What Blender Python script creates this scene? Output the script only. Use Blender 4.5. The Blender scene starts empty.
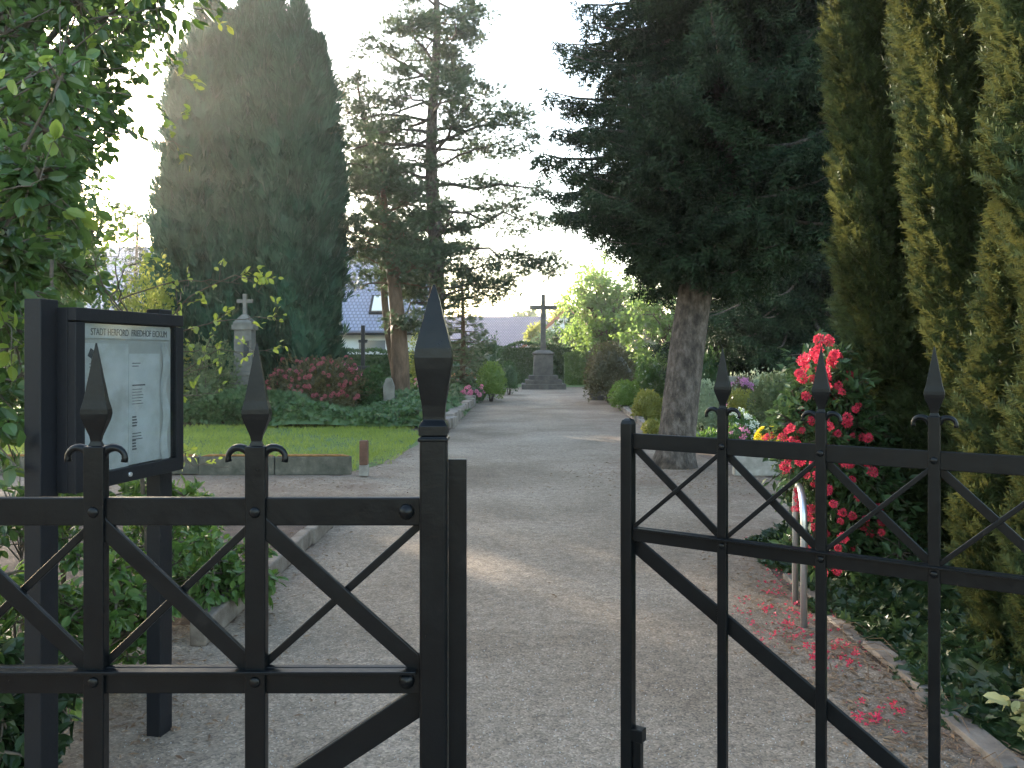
import bpy, math, random
import numpy as np
from mathutils import Vector

R = math.radians
random.seed(7)
rng = np.random.default_rng(7)
scene = bpy.context.scene
col = scene.collection

# ------------------------------------------------------------------ camera, sky, sun, exposure
F = 800.0; H = 1.5; HY = 355.0          # focal length in px, eye height, horizon row
cam_d = bpy.data.cameras.new('camera'); cam = bpy.data.objects.new('camera', cam_d); col.objects.link(cam)
cam.location = (0, 0, H); cam.rotation_euler = (R(90), 0, 0)
cam_d.sensor_width = 36; cam_d.lens = 36*F/1024; cam_d.shift_y = -(384-HY)/1024
cam_d.clip_start = 0.05; cam_d.clip_end = 1500
scene.camera = cam

SUN_AZ = -36.0    # degrees left of the view direction (+Y)
SUN_EL = 11.5
world = bpy.data.worlds.new('World'); scene.world = world; world.use_nodes = True
wn = world.node_tree; wn.nodes.clear()
sky = wn.nodes.new('ShaderNodeTexSky'); sky.sky_type = 'NISHITA'; sky.sun_disc = False
sky.sun_elevation = R(SUN_EL); sky.sun_rotation = R(SUN_AZ); sky.dust_density = 1.2; sky.air_density = 1.0; sky.ozone_density = 0.6
bg = wn.nodes.new('ShaderNodeBackground'); bg.inputs[1].default_value = 0.15
wo = wn.nodes.new('ShaderNodeOutputWorld')
wn.links.new(sky.outputs[0], bg.inputs[0]); wn.links.new(bg.outputs[0], wo.inputs[0])

sun_d = bpy.data.lights.new('sun', 'SUN'); sun_d.energy = 3.4; sun_d.angle = R(0.6); sun_d.color = (1.0, 0.86, 0.68)
sun = bpy.data.objects.new('sun', sun_d); col.objects.link(sun)
sdir = Vector((math.sin(R(SUN_AZ))*math.cos(R(SUN_EL)), math.cos(R(SUN_AZ))*math.cos(R(SUN_EL)), math.sin(R(SUN_EL))))
sun.rotation_euler = sdir.to_track_quat('Z', 'Y').to_euler()

vs = scene.view_settings
vs.view_transform = 'Standard'; vs.look = 'None'; vs.exposure = 2.85; vs.gamma = 1.0; vs.use_curve_mapping = False
scene.render.engine = 'CYCLES'
scene.cycles.max_bounces = 8; scene.cycles.transparent_max_bounces = 12
scene.cycles.volume_bounces = 0
scene.cycles.use_denoising = True

# ------------------------------------------------------------------ helpers
def gnd(px, py, z=0.0):
    Y = (H-z)*F/(py-HY)
    return ((px-512)/F*Y, Y, z)
def P(px, py, Y):
    return ((px-512)/F*Y, Y, H-(py-HY)/F*Y)

def tag(o, label=None, cat=None, group=None, kind=None):
    if label: o['label'] = label
    if cat: o['category'] = cat
    if group: o['group'] = group
    if kind: o['kind'] = kind
    return o
def empty(name, loc, label, cat, group=None, rz=0):
    o = bpy.data.objects.new(name, None); o.location = loc; o.rotation_euler = (0, 0, rz); col.objects.link(o)
    o.empty_display_size = 0.2
    return tag(o, label, cat, group)

class Acc:
    """collects geometry, builds ONE mesh object"""
    def __init__(s): s.V = []; s.Fs = []; s.M = []; s.n = 0; s.S = []
    def add(s, V, Fc, mat=0, smooth=False):
        V = np.asarray(V, dtype=np.float64).reshape(-1, 3)
        Fc = np.asarray(Fc, dtype=np.int64)
        if len(Fc) == 0: return s
        s.V.append(V); s.Fs.append(Fc+s.n); s.M.append(mat); s.S.append(smooth); s.n += len(V)
        return s
    def addf(s, Fc, base, mat=0, smooth=False):
        s.Fs.append(np.asarray(Fc, dtype=np.int64)+base); s.M.append(mat); s.S.append(smooth); return s
    def build(s, name, mats, parent=None, loc=(0, 0, 0)):
        """vertices are in world space; loc is the origin to subtract (the parent's own place)"""
        me = bpy.data.meshes.new(name)
        V = np.concatenate(s.V) - np.array(loc)
        loops = np.concatenate([f.reshape(-1) for f in s.Fs])
        tot = np.concatenate([np.full(len(f), f.shape[1]) for f in s.Fs])
        mi = np.concatenate([np.full(len(f), m) for f, m in zip(s.Fs, s.M)])
        sm = np.concatenate([np.full(len(f), q) for f, q in zip(s.Fs, s.S)])
        me.vertices.add(len(V)); me.vertices.foreach_set('co', V.astype(np.float32).reshape(-1))
        me.loops.add(len(loops)); me.loops.foreach_set('vertex_index', loops.astype(np.int32))
        me.polygons.add(len(tot))
        me.polygons.foreach_set('loop_start', np.concatenate([[0], np.cumsum(tot)[:-1]]).astype(np.int32))
        me.polygons.foreach_set('loop_total', tot.astype(np.int32))
        me.polygons.foreach_set('material_index', mi.astype(np.int32))
        me.polygons.foreach_set('use_smooth', sm.astype(bool))
        if not isinstance(mats, (list, tuple)): mats = [mats]
        for m in mats: me.materials.append(m)
        me.update(calc_edges=True); me.validate()
        o = bpy.data.objects.new(name, me); col.objects.link(o)
        if parent: o.parent = parent
        else: o.location = loc
        return o

BOXF = np.array([(0,3,2,1),(4,5,6,7),(0,1,5,4),(1,2,6,5),(2,3,7,6),(3,0,4,7)])
def box(a, c, size, rz=0.0, ry=0.0, mat=0, taper=1.0):
    sx, sy, sz = [q/2 for q in size]
    v = np.array([(-sx,-sy,-sz),(sx,-sy,-sz),(sx,sy,-sz),(-sx,sy,-sz),(-sx*taper,-sy*taper,sz),(sx*taper,-sy*taper,sz),(sx*taper,sy*taper,sz),(-sx*taper,sy*taper,sz)])
    if ry:
        cy, s_ = math.cos(ry), math.sin(ry); v = np.stack([v[:,0]*cy+v[:,2]*s_, v[:,1], -v[:,0]*s_+v[:,2]*cy], 1)
    if rz:
        cz, s_ = math.cos(rz), math.sin(rz); v = np.stack([v[:,0]*cz-v[:,1]*s_, v[:,0]*s_+v[:,1]*cz, v[:,2]], 1)
    a.add(v+np.array(c), BOXF, mat); return a

def tube(a, pts, rad, sides=8, mat=0, cap=True, smooth=True, flat=1.0):
    pts = np.array(pts, float); n = len(pts)
    rad = np.full(n, rad) if np.isscalar(rad) else np.array(rad, float)
    T = np.gradient(pts, axis=0); T /= np.linalg.norm(T, axis=1)[:, None]+1e-9
    ref = np.array([0, 0, 1.0]) if abs(T[0, 2]) < .9 else np.array([0, 1.0, 0])
    U = np.cross(T, ref); U /= np.linalg.norm(U, axis=1)[:, None]+1e-9
    W = np.cross(T, U)
    an = np.linspace(0, 2*np.pi, sides, endpoint=False)
    V = pts[:, None]+rad[:, None, None]*(np.cos(an)[None, :, None]*U[:, None]+flat*np.sin(an)[None, :, None]*W[:, None])
    i = np.arange(n-1)[:, None]*sides; j = np.arange(sides)[None]; k = (j+1) % sides
    Fc = np.stack([i+j, i+k, i+sides+k, i+sides+j], -1).reshape(-1, 4)
    V = V.reshape(-1, 3); b0 = a.n
    a.add(V, Fc, mat, smooth)
    if cap:
        for e, c in ((0, pts[0]), (n-1, pts[-1])):
            f = [e*sides+x for x in range(sides)]
            a.addf([f if e else f[::-1]], b0, mat)
    return a

def lathe(a, prof, c=(0, 0, 0), sides=12, mat=0, square=False, smooth=True):
    """prof: (radius, z) list; square=True gives four sides aligned with the axes"""
    if square: sides = 4
    an = np.linspace(0, 2*np.pi, sides, endpoint=False)+(np.pi/4 if square else 0)
    k2 = math.sqrt(2) if square else 1
    prof = np.array(prof, float); n = len(prof)
    V = np.stack([prof[:, 0][:, None]*k2*np.cos(an), prof[:, 0][:, None]*k2*np.sin(an), np.repeat(prof[:, 1][:, None], sides, 1)], -1).reshape(-1, 3)+np.array(c)
    i = np.arange(n-1)[:, None]*sides; j = np.arange(sides)[None]; k = (j+1) % sides
    b0 = a.n; a.add(V, np.stack([i+j, i+k, i+sides+k, i+sides+j], -1).reshape(-1, 4), mat, smooth and not square)
    for e, fl in ((0, -1), (n-1, 1)):
        if prof[e, 0] > 1e-4:
            f = list(range(e*sides, (e+1)*sides))
            a.addf([f[::fl]], b0, mat)
    return a

def prism(a, pts, z0, z1, mat=0):
    n = len(pts); V = [(x, y, z0) for x, y in pts]+[(x, y, z1) for x, y in pts]
    a.add(V, [[i, (i+1) % n, n+(i+1) % n, n+i] for i in range(n)], mat)
    a.addf([list(range(n, 2*n))], a.n-2*n, mat); a.addf([list(range(n))[::-1]], a.n-2*n, mat)
    return a

def unit(v): return v/(np.linalg.norm(v, axis=-1, keepdims=True)+1e-9)
def inst(T, TF, pos, fwd, scale, upref=None, rollj=0.4):
    """copies of a template (axis +Z, face normal +Y) as raw arrays; upref: where its normal should point"""
    N = len(pos); z = unit(np.asarray(fwd, float))
    if upref is None: y0 = rng.normal(size=(N, 3))
    else: y0 = np.asarray(upref, float)*np.ones((N, 3))+rng.normal(size=(N, 3))*rollj
    x = unit(np.cross(y0, z)); y = np.cross(z, x)
    sc = np.asarray(scale, float)*np.ones(N)
    V = pos[:, None]+sc[:, None, None]*(T[None, :, 0, None]*x[:, None]+T[None, :, 1, None]*y[:, None]+T[None, :, 2, None]*z[:, None])
    Fc = (np.arange(N)[:, None, None]*len(T)+TF[None]).reshape(-1, TF.shape[1])
    return V.reshape(-1, 3), Fc

# templates ---------------------------------------------------------
LEAF = np.array([(0,0,0),(-.22,.05,.2),(-.30,.07,.48),(-.2,.02,.78),(0,-.07,1),(.2,.02,.78),(.30,.07,.48),(.22,.05,.2),(0,-.02,.5)], float)
LEAF_F = np.array([(i, (i+1) % 8, 8) for i in range(8)])
RH = np.array([(0,0,0),(-.3,.05,.5),(0,-.04,1),(.3,.05,.5)], float); RH_F = np.array([(0,1,2),(0,2,3)])
LANCE = np.array([(0,0,0),(-.13,.03,.45),(0,-.06,1),(.13,.03,.45)], float)
IVY = np.array([(0,0,.1),(-.12,.0,-.06),(-.42,.03,.12),(-.26,.02,.38),(-.34,.04,.68),(-.12,.02,.62),(0,-.05,1),(.12,.02,.62),(.34,.04,.68),(.26,.02,.38),(.42,.03,.12),(.12,0,-.06),(0,-.03,.35)], float)
IVY_F = np.array([(i, i % 11+1, 12) for i in range(1, 12)])
def shoot(n, nl, nw, flat=0.3, seed=1, up=.75, star=False):
    r = np.random.default_rng(seed); V = []; Fc = []
    for i in range(n):
        t = (i+.5)/n; a = (i*2.399 if star else (0 if i % 2 else math.pi)+r.normal()*flat)
        d = np.array([math.cos(a), math.sin(a)*(1 if star else .5), up+r.normal()*.12]); d /= np.linalg.norm(d)
        p = np.array([0, 0, t*.9]); l = nl*(1.15-.5*t)*(.85+.3*r.random())
        w = np.cross(d, [math.sin(a), -math.cos(a), .2]) ; w = w/np.linalg.norm(w)*nw/2
        k = len(V); V += [p-w, p+w, p+d*l]; Fc.append((k, k+1, k+2))
    return np.array(V), np.array(Fc)
YEW, YEW_F = shoot(18, .36, .085, .35, 2)
NEED, NEED_F = shoot(10, .55, .13, .5, 3, .9, star=True)
def fan(n, spread, w, seed):
    r = np.random.default_rng(seed); V = []; Fc = []
    for i in range(n):
        a = (i/(n-1)-.5)*spread+r.normal()*.08; l = 1-abs(a)*.45
        d = np.array([math.sin(a), r.normal()*.12, math.cos(a)]); b = np.array([0, 0, .05+abs(a)*.15])
        s = np.array([math.cos(a), 0, -math.sin(a)])*w/2
        k = len(V); V += [b, b+d*l*.55-s, b+d*l, b+d*l*.55+s]; Fc += [(k, k+1, k+2), (k, k+2, k+3)]
    return np.array(V), np.array(Fc)
FAN, FAN_F = fan(6, 1.3, .14, 4)
def tuft(n=4, seed=5):
    r = np.random.default_rng(seed); V = []; Fc = []
    for i in range(n):
        a = r.random()*6.28; l = .6+.4*r.random(); s = np.array([math.cos(a+1.57), math.sin(a+1.57), 0])*.035
        b = np.array([r.normal()*.2, r.normal()*.2, 0]); o = np.array([math.cos(a)*.35*l, math.sin(a)*.35*l, l])
        k = len(V); V += [b-s, b+s, b+o*.6+s*.7, b+o*.6-s*.7, b+o*[1.4, 1.4, 1]]; Fc += [(k, k+1, k+2), (k, k+2, k+3), (k+3, k+2, k+4)]
    return np.array(V), np.array(Fc)
TUFT, TUFT_F = tuft()
def bloom(petals=5, seed=1, ruff=.1):
    r = np.random.default_rng(seed); V = []; Fc = []
    for i in range(petals):
        a = i/petals*2*math.pi; k = len(V)
        for (rr, da, z) in ((.03, 0, 0), (.32, -.45, .22), (.55, -.25, .25+r.normal()*ruff), (.6, .2, .28+r.normal()*ruff), (.34, .45, .2)):
            V.append((rr*math.cos(a+da), rr*math.sin(a+da), z))
        Fc += [(k, k+1, k+2), (k, k+2, k+3), (k, k+3, k+4)]
    return np.array(V), np.array(Fc)
def truss(n=9, seed=1):
    r = np.random.default_rng(seed); V = []; Fc = []; m = 0
    for i in range(n):
        z = 1-(i+.5)/n*.95; a = i*2.399; q = math.sqrt(1-z*z); d = np.array([[q*math.cos(a), q*math.sin(a), z]])
        B, BF = bloom(5, seed*10+i)
        v, f = inst(B, BF, d*.4, d, .5+.15*r.random()); V.append(v); Fc.append(f+m); m += len(v)
    return np.concatenate(V), np.concatenate(Fc)
BLOOM, BLOOM_F = bloom(); TRUSS, TRUSS_F = truss()

# ------------------------------------------------------------------ materials
def nt(name):
    m = bpy.data.materials.new(name); m.use_nodes = True; t = m.node_tree; t.nodes.clear()
    return m, t, t.nodes, t.links
def ramp(N, stops):
    r = N.new('ShaderNodeValToRGB'); e = r.color_ramp.elements
    while len(e) < len(stops): e.new(.5)
    for k, (p, c) in enumerate(stops): e[k].position = p; e[k].color = (*c, 1)
    return r
def noise(N, L, coord, scale, detail=4, rough=.6, dist=0):
    n = N.new('ShaderNodeTexNoise'); n.inputs['Scale'].default_value = scale; n.inputs['Detail'].default_value = detail
    n.inputs['Roughness'].default_value = rough; n.inputs['Distortion'].default_value = dist
    if coord is not None: L.new(coord, n.inputs['Vector'])
    return n
def mixc(N, L, fac, a, b, mode='MIX'):
    m = N.new('ShaderNodeMix'); m.data_type = 'RGBA'; m.blend_type = mode
    for sock, v in ((m.inputs[0], fac), (m.inputs[6], a), (m.inputs[7], b)):
        if hasattr(v, 'links'): L.new(v, sock)
        elif isinstance(v, (int, float)): sock.default_value = v
        else: sock.default_value = (*v, 1)
    return m.outputs[2]

def foliage(name, c1, c2, trans=.35, rough=.5, tcol=None, nscale=.9, spec=.3):
    m, t, N, L = nt(name)
    geo = N.new('ShaderNodeNewGeometry'); tc = N.new('ShaderNodeTexCoord')
    n = noise(N, L, tc.outputs['Object'], nscale, 3)
    add = N.new('ShaderNodeMath'); add.operation = 'MULTIPLY_ADD'; L.new(geo.outputs['Random Per Island'], add.inputs[0]); add.inputs[1].default_value = .55
    n2 = N.new('ShaderNodeMath'); n2.operation = 'MULTIPLY_ADD'; L.new(n.outputs[0], n2.inputs[0]); n2.inputs[1].default_value = 1.6; n2.inputs[2].default_value = -.55
    L.new(n2.outputs[0], add.inputs[2])
    r = ramp(N, [(0, c1), (1, c2)]); L.new(add.outputs[0], r.inputs[0])
    p = N.new('ShaderNodeBsdfPrincipled'); L.new(r.outputs[0], p.inputs['Base Color']); p.inputs['Roughness'].default_value = rough
    p.inputs['Specular IOR Level'].default_value = spec
    tr = N.new('ShaderNodeBsdfTranslucent')
    tcol = tcol or tuple(min(1, q*1.5) for q in c2)
    tm = mixc(N, L, .6, r.outputs[0], tcol); L.new(tm, tr.inputs[0])
    mx = N.new('ShaderNodeMixShader'); mx.inputs[0].default_value = trans
    L.new(p.outputs[0], mx.inputs[1]); L.new(tr.outputs[0], mx.inputs[2])
    o = N.new('ShaderNodeOutputMaterial'); L.new(mx.outputs[0], o.inputs[0])
    return m

def surf(name, stops, scale=8, rough=.8, bump=.3, bscale=40, detail=6, metal=0, spec=.4, stretch=None, bdist=.01):
    m, t, N, L = nt(name)
    tc = N.new('ShaderNodeTexCoord'); v = tc.outputs['Object']
    if stretch:
        mp = N.new('ShaderNodeMapping'); mp.inputs['Scale'].default_value = stretch; L.new(v, mp.inputs[0]); v = mp.outputs[0]
    n = noise(N, L, v, scale, detail); r = ramp(N, stops); L.new(n.outputs[0], r.inputs[0])
    p = N.new('ShaderNodeBsdfPrincipled'); L.new(r.outputs[0], p.inputs['Base Color'])
    p.inputs['Roughness'].default_value = rough; p.inputs['Metallic'].default_value = metal; p.inputs['Specular IOR Level'].default_value = spec
    n2 = noise(N, L, v, bscale, 5); b = N.new('ShaderNodeBump'); b.inputs['Strength'].default_value = bump; b.inputs['Distance'].default_value = bdist
    L.new(n2.outputs[0], b.inputs['Height']); L.new(b.outputs[0], p.inputs['Normal'])
    o = N.new('ShaderNodeOutputMaterial'); L.new(p.outputs[0], o.inputs[0])
    return m

def iron():
    m, t, N, L = nt('painted_iron')
    tc = N.new('ShaderNodeTexCoord'); v = tc.outputs['Object']
    n = noise(N, L, v, 14, 6, .7); r = ramp(N, [(.3, (.0018, .0024, .0032)), (.63, (.0030, .0040, .005)), (.73, (.010, .010, .010)), (.84, (.045, .036, .028))]); L.new(n.outputs[0], r.inputs[0])
    p = N.new('ShaderNodeBsdfPrincipled'); L.new(r.outputs[0], p.inputs['Base Color'])
    nr = noise(N, L, v, 30, 4); rr = N.new('ShaderNodeMapRange'); rr.inputs[3].default_value = .20; rr.inputs[4].default_value = .46; L.new(nr.outputs[0], rr.inputs[0])
    L.new(rr.outputs[0], p.inputs['Roughness']); p.inputs['Specular IOR Level'].default_value = .20
    b = N.new('ShaderNodeBump'); b.inputs['Strength'].default_value = .35; b.inputs['Distance'].default_value = .002
    nb = noise(N, L, v, 55, 6, .65); L.new(nb.outputs[0], b.inputs['Height']); L.new(b.outputs[0], p.inputs['Normal'])
    o = N.new('ShaderNodeOutputMaterial'); L.new(p.outputs[0], o.inputs[0]); return m

def flat(name, c, rough=.6, metal=0, spec=.5):
    m, t, N, L = nt(name)
    tc = N.new('ShaderNodeTexCoord'); n = noise(N, L, tc.outputs['Object'], 25, 4)
    cc = mixc(N, L, n.outputs[0], tuple(q*.85 for q in c), tuple(min(1, q*1.12) for q in c))
    p = N.new('ShaderNodeBsdfPrincipled'); L.new(cc, p.inputs['Base Color'])
    p.inputs['Roughness'].default_value = rough; p.inputs['Metallic'].default_value = metal; p.inputs['Specular IOR Level'].default_value = spec
    o = N.new('ShaderNodeOutputMaterial'); L.new(p.outputs[0], o.inputs[0]); return m

def gravel_mat():
    m, t, N, L = nt('gravel')
    tc = N.new('ShaderNodeTexCoord'); v = tc.outputs['Object']
    base = noise(N, L, v, .55, 5, .6, .3); r1 = ramp(N, [(.3, (.175, .137, .102)), (.5, (.27, .219, .170)), (.75, (.38, .318, .257))]); L.new(base.outputs[0], r1.inputs[0])
    vo = N.new('ShaderNodeTexVoronoi'); vo.inputs['Scale'].default_value = 120; L.new(v, vo.inputs['Vector'])
    sep = N.new('ShaderNodeSeparateColor'); L.new(vo.outputs['Color'], sep.inputs[0])
    r2 = ramp(N, [(0, (.5, .49, .48)), (.45, (.9, .88, .86)), (.85, (1.1, 1.06, 1.02)), (1, (1.5, 1.44, 1.38))]); L.new(sep.outputs[0], r2.inputs[0])
    c = mixc(N, L, .85, r1.outputs[0], r2.outputs[0], 'MULTIPLY')
    fine = noise(N, L, v, 14, 8, .75); r3 = ramp(N, [(.35, (.62, .6, .58)), (.65, (1.15, 1.15, 1.15))]); L.new(fine.outputs[0], r3.inputs[0])
    c = mixc(N, L, .8, c, r3.outputs[0], 'MULTIPLY')
    # needle litter blown to the right-hand edge, under the spruce and along the left margin
    sx = N.new('ShaderNodeSeparateXYZ'); L.new(v, sx.inputs[0])
    def math_(op, a, b=None, c_=None, clamp=False):
        q = N.new('ShaderNodeMath'); q.operation = op; q.use_clamp = clamp
        for i, w in enumerate((a, b, c_)):
            if w is None: continue
            if hasattr(w, 'links'): L.new(w, q.inputs[i])
            else: q.inputs[i].default_value = w
        return q.outputs[0]
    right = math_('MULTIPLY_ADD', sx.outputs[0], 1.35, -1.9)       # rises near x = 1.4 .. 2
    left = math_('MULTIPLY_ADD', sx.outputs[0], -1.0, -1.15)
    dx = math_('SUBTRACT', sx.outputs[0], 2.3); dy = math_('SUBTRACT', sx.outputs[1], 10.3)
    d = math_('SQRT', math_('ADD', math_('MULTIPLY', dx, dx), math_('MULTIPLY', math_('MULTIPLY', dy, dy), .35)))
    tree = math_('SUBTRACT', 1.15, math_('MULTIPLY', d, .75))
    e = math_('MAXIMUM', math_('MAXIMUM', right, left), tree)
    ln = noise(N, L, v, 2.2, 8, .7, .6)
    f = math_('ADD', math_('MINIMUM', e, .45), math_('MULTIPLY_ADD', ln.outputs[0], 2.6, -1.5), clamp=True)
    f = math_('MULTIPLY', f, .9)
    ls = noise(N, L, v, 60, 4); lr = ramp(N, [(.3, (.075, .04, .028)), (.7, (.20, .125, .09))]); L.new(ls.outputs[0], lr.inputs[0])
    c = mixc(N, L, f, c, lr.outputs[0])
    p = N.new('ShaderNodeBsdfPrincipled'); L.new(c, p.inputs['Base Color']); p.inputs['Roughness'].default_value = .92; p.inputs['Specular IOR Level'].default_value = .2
    b = N.new('ShaderNodeBump'); b.inputs['Strength'].default_value = .55; b.inputs['Distance'].default_value = .007
    h = math_('ADD', math_('MULTIPLY', fine.outputs[0], 1.0), math_('MULTIPLY', vo.outputs['Distance'], -.8)); L.new(h, b.inputs['Height'])
    L.new(b.outputs[0], p.inputs['Normal'])
    o = N.new('ShaderNodeOutputMaterial'); L.new(p.outputs[0], o.inputs[0]); return m

def roof_mat(name, c1, c2, sx=3.2, sz=3.0):
    m, t, N, L = nt(name)
    tc = N.new('ShaderNodeTexCoord')
    br = N.new('ShaderNodeTexBrick'); br.offset = .5; br.inputs['Scale'].default_value = 1; br.inputs['Brick Width'].default_value = .20; br.inputs['Row Height'].default_value = .24
    br.inputs['Mortar Size'].default_value = .035; br.inputs['Color1'].default_value = (*c1, 1); br.inputs['Color2'].default_value = (*c2, 1); br.inputs['Mortar'].default_value = (*[q*.62 for q in c1], 1)
    L.new(tc.outputs['UV'], br.inputs['Vector'])
    p = N.new('ShaderNodeBsdfPrincipled'); L.new(br.outputs[0], p.inputs['Base Color']); p.inputs['Roughness'].default_value = .6
    b = N.new('ShaderNodeBump'); b.inputs['Strength'].default_value = .5; b.inputs['Distance'].default_value = .03; b.invert = True; L.new(br.outputs['Fac'], b.inputs['Height']); L.new(b.outputs[0], p.inputs['Normal'])
    o = N.new('ShaderNodeOutputMaterial'); L.new(p.outputs[0], o.inputs[0]); return m

def glass_mat():
    m, t, N, L = nt('cabinet_glass')
    g = N.new('ShaderNodeBsdfGlossy'); g.inputs['Roughness'].default_value = .03
    tr = N.new('ShaderNodeBsdfTransparent'); tr.inputs[0].default_value = (.9, .92, .92, 1)
    lw = N.new('ShaderNodeLayerWeight'); lw.inputs[0].default_value = .5
    pw = N.new('ShaderNodeMath'); pw.operation = 'POWER'; L.new(lw.outputs['Facing'], pw.inputs[0]); pw.inputs[1].default_value = 5
    fr = N.new('ShaderNodeMath'); fr.operation = 'MULTIPLY_ADD'; L.new(pw.outputs[0], fr.inputs[0]); fr.inputs[1].default_value = .5; fr.inputs[2].default_value = .03
    mx = N.new('ShaderNodeMixShader'); L.new(fr.outputs[0], mx.inputs[0]); L.new(tr.outputs[0], mx.inputs[1]); L.new(g.outputs[0], mx.inputs[2])
    o = N.new('ShaderNodeOutputMaterial'); L.new(mx.outputs[0], o.inputs[0]); return m

M = {}
M['iron'] = iron()
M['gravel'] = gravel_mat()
M['soil'] = surf('soil', [(.3, (.045, .030, .022)), (.5, (.09, .06, .045)), (.7, (.15, .105, .08))], 5, .95, .8, 60, 10, bdist=.02)
M['lawn'] = surf('lawn_soil', [(.3, (.06, .10, .025)), (.6, (.10, .15, .04)), (.8, (.17, .18, .07))], 3, .95, .6, 80)
M['grass'] = foliage('grass_blades', (.11, .17, .022), (.31, .35, .07), .45, .55, nscale=1.2)
M['concrete'] = surf('old_concrete', [(.3, (.16, .145, .125)), (.6, (.27, .25, .22)), (.8, (.36, .34, .30))], 9, .9, .5, 60)
M['old_kerb'] = surf('worn_kerb', [(.3, (.09, .07, .055)), (.55, (.17, .14, .115)), (.75, (.25, .22, .185))], 7, .95, .8, 30)
M['moss_concrete'] = surf('mossy_concrete', [(.3, (.05, .052, .04)), (.55, (.10, .095, .075)), (.75, (.17, .15, .12))], 7, .95, .7, 40)
M['moss_top'] = surf('orange_moss', [(.3, (.12, .06, .02)), (.6, (.28, .14, .04)), (.8, (.35, .24, .10))], 18, .95, 1, 60)
M['fieldstone'] = surf('rough_stone', [(.3, (.13, .11, .09)), (.6, (.24, .20, .17)), (.8, (.32, .28, .24))], 6, .9, .8, 25)
M['dark_stone'] = surf('weathered_sandstone', [(.3, (.055, .05, .045)), (.55, (.10, .088, .075)), (.8, (.15, .135, .115))], 4, .9, .7, 22, bdist=.02)
M['grey_stone'] = surf('grey_gravestone', [(.3, (.10, .095, .08)), (.6, (.17, .16, .14)), (.8, (.24, .225, .20))], 5, .85, .5, 25)
M['black_stone'] = surf('black_stone', [(.3, (.02, .02, .021)), (.8, (.05, .05, .05))], 6, .6, .4, 25)
M['bark'] = surf('spruce_bark', [(.34, (.03, .024, .02)), (.5, (.075, .06, .05)), (.66, (.14, .118, .10))], 13, .95, 1, 17, 10, stretch=(1, 1, .55), bdist=.06)
M['red_bark'] = surf('brown_bark', [(.3, (.06, .038, .024)), (.7, (.17, .11, .07))], 7, .95, 1, 20, 8, stretch=(1, 1, .3), bdist=.04)
M['twig'] = surf('twig_bark', [(.3, (.05, .04, .03)), (.7, (.12, .095, .07))], 20, .9, .4, 60)
M['steel'] = flat('galvanised_steel', (.62, .62, .62), .38, .85)
M['case'] = surf('dark_anodised_frame', [(.3, (.006, .0065, .008)), (.7, (.010, .0105, .013))], 3, .5, .1, 60, spec=.2)
M['paper'] = surf('notice_paper', [(.3, (.24, .235, .22)), (.55, (.34, .345, .34)), (.8, (.40, .405, .41))], 7, .8, .15, 12, spec=.2)
M['board'] = flat('pinboard', (.26, .255, .24), .8)
M['ink'] = flat('printed_ink', (.045, .045, .05), .8)
M['glass'] = glass_mat()
M['white_wall'] = surf('white_render', [(.3, (.66, .66, .65)), (.7, (.76, .76, .75))], 2, .9, .1, 60)
M['roof_blue'] = roof_mat('blue_grey_tiles', (.22, .23, .30), (.27, .28, .36))
M['roof_plum'] = roof_mat('plum_tiles', (.25, .19, .21), (.30, .23, .25))
M['verge'] = flat('brick_red_verge', (.28, .10, .06), .7)
M['window_glass'] = flat('window_glass', (.16, .18, .20), .1, 0, .8)
M['skylight'] = flat('skylight_glass', (.75, .72, .64), .15, 0, .8)
M['brown_wood'] = surf('brown_post', [(.3, (.07, .035, .022)), (.7, (.14, .07, .045))], 12, .8, .4, 50)
M['dead'] = foliage('dead_leaves', (.09, .05, .03), (.26, .17, .10), .1, .8, nscale=3)
M['terracotta'] = flat('terracotta_pot', (.33, .14, .07), .8)

G = {}
G['yew'] = foliage('yew_needles', (.008, .018, .006), (.078, .106, .040), .16, .5, (.19, .18, .05), 5, .15)
G['spruce'] = foliage('spruce_needles', (.006, .013, .008), (.036, .060, .028), .10, .6, nscale=.8, spec=.06)
G['cypress'] = foliage('cypress_sprays', (.008, .030, .018), (.045, .105, .062), .12, .6, nscale=.8, spec=.1)
G['cedar'] = foliage('airy_conifer_sprays', (.028, .050, .026), (.080, .115, .058), .25, .6, nscale=.6)
G['maple'] = foliage('maple_leaves', (.09, .16, .04), (.20, .30, .09), .5, .5, (.34, .48, .10), .5)
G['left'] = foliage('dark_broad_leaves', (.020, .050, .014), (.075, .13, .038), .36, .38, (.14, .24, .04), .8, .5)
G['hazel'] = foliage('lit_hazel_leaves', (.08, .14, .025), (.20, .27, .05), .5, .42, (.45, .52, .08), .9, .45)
G['under'] = foliage('low_plants', (.035, .085, .020), (.10, .17, .045), .35, .4, (.20, .34, .05), 1.5, .4)
G['ivy'] = foliage('ivy_leaves', (.030, .065, .022), (.085, .14, .05), .2, .38, nscale=1.2, spec=.35)
G['ivy_dark'] = foliage('dark_ivy', (.010, .024, .008), (.040, .068, .024), .2, .35, nscale=2, spec=.35)
G['hedge'] = foliage('hedge_leaves', (.022, .052, .016), (.06, .115, .032), .25, .5, nscale=.8)
G['hedge_light'] = foliage('light_hedge_leaves', (.055, .11, .022), (.13, .20, .045), .35, .5, nscale=.8)
G['box_ball'] = foliage('bright_box_leaves', (.08, .15, .02), (.17, .25, .05), .35, .5, nscale=2)
G['gold'] = foliage('golden_leaves', (.14, .15, .025), (.30, .29, .07), .35, .5, nscale=3)
G['olive'] = foliage('olive_leaves', (.045, .05, .022), (.13, .11, .05), .25, .5, nscale=1.2)
G['silver'] = foliage('pale_variegated_leaves', (.16, .21, .12), (.34, .38, .25), .3, .5, nscale=3)
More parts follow.
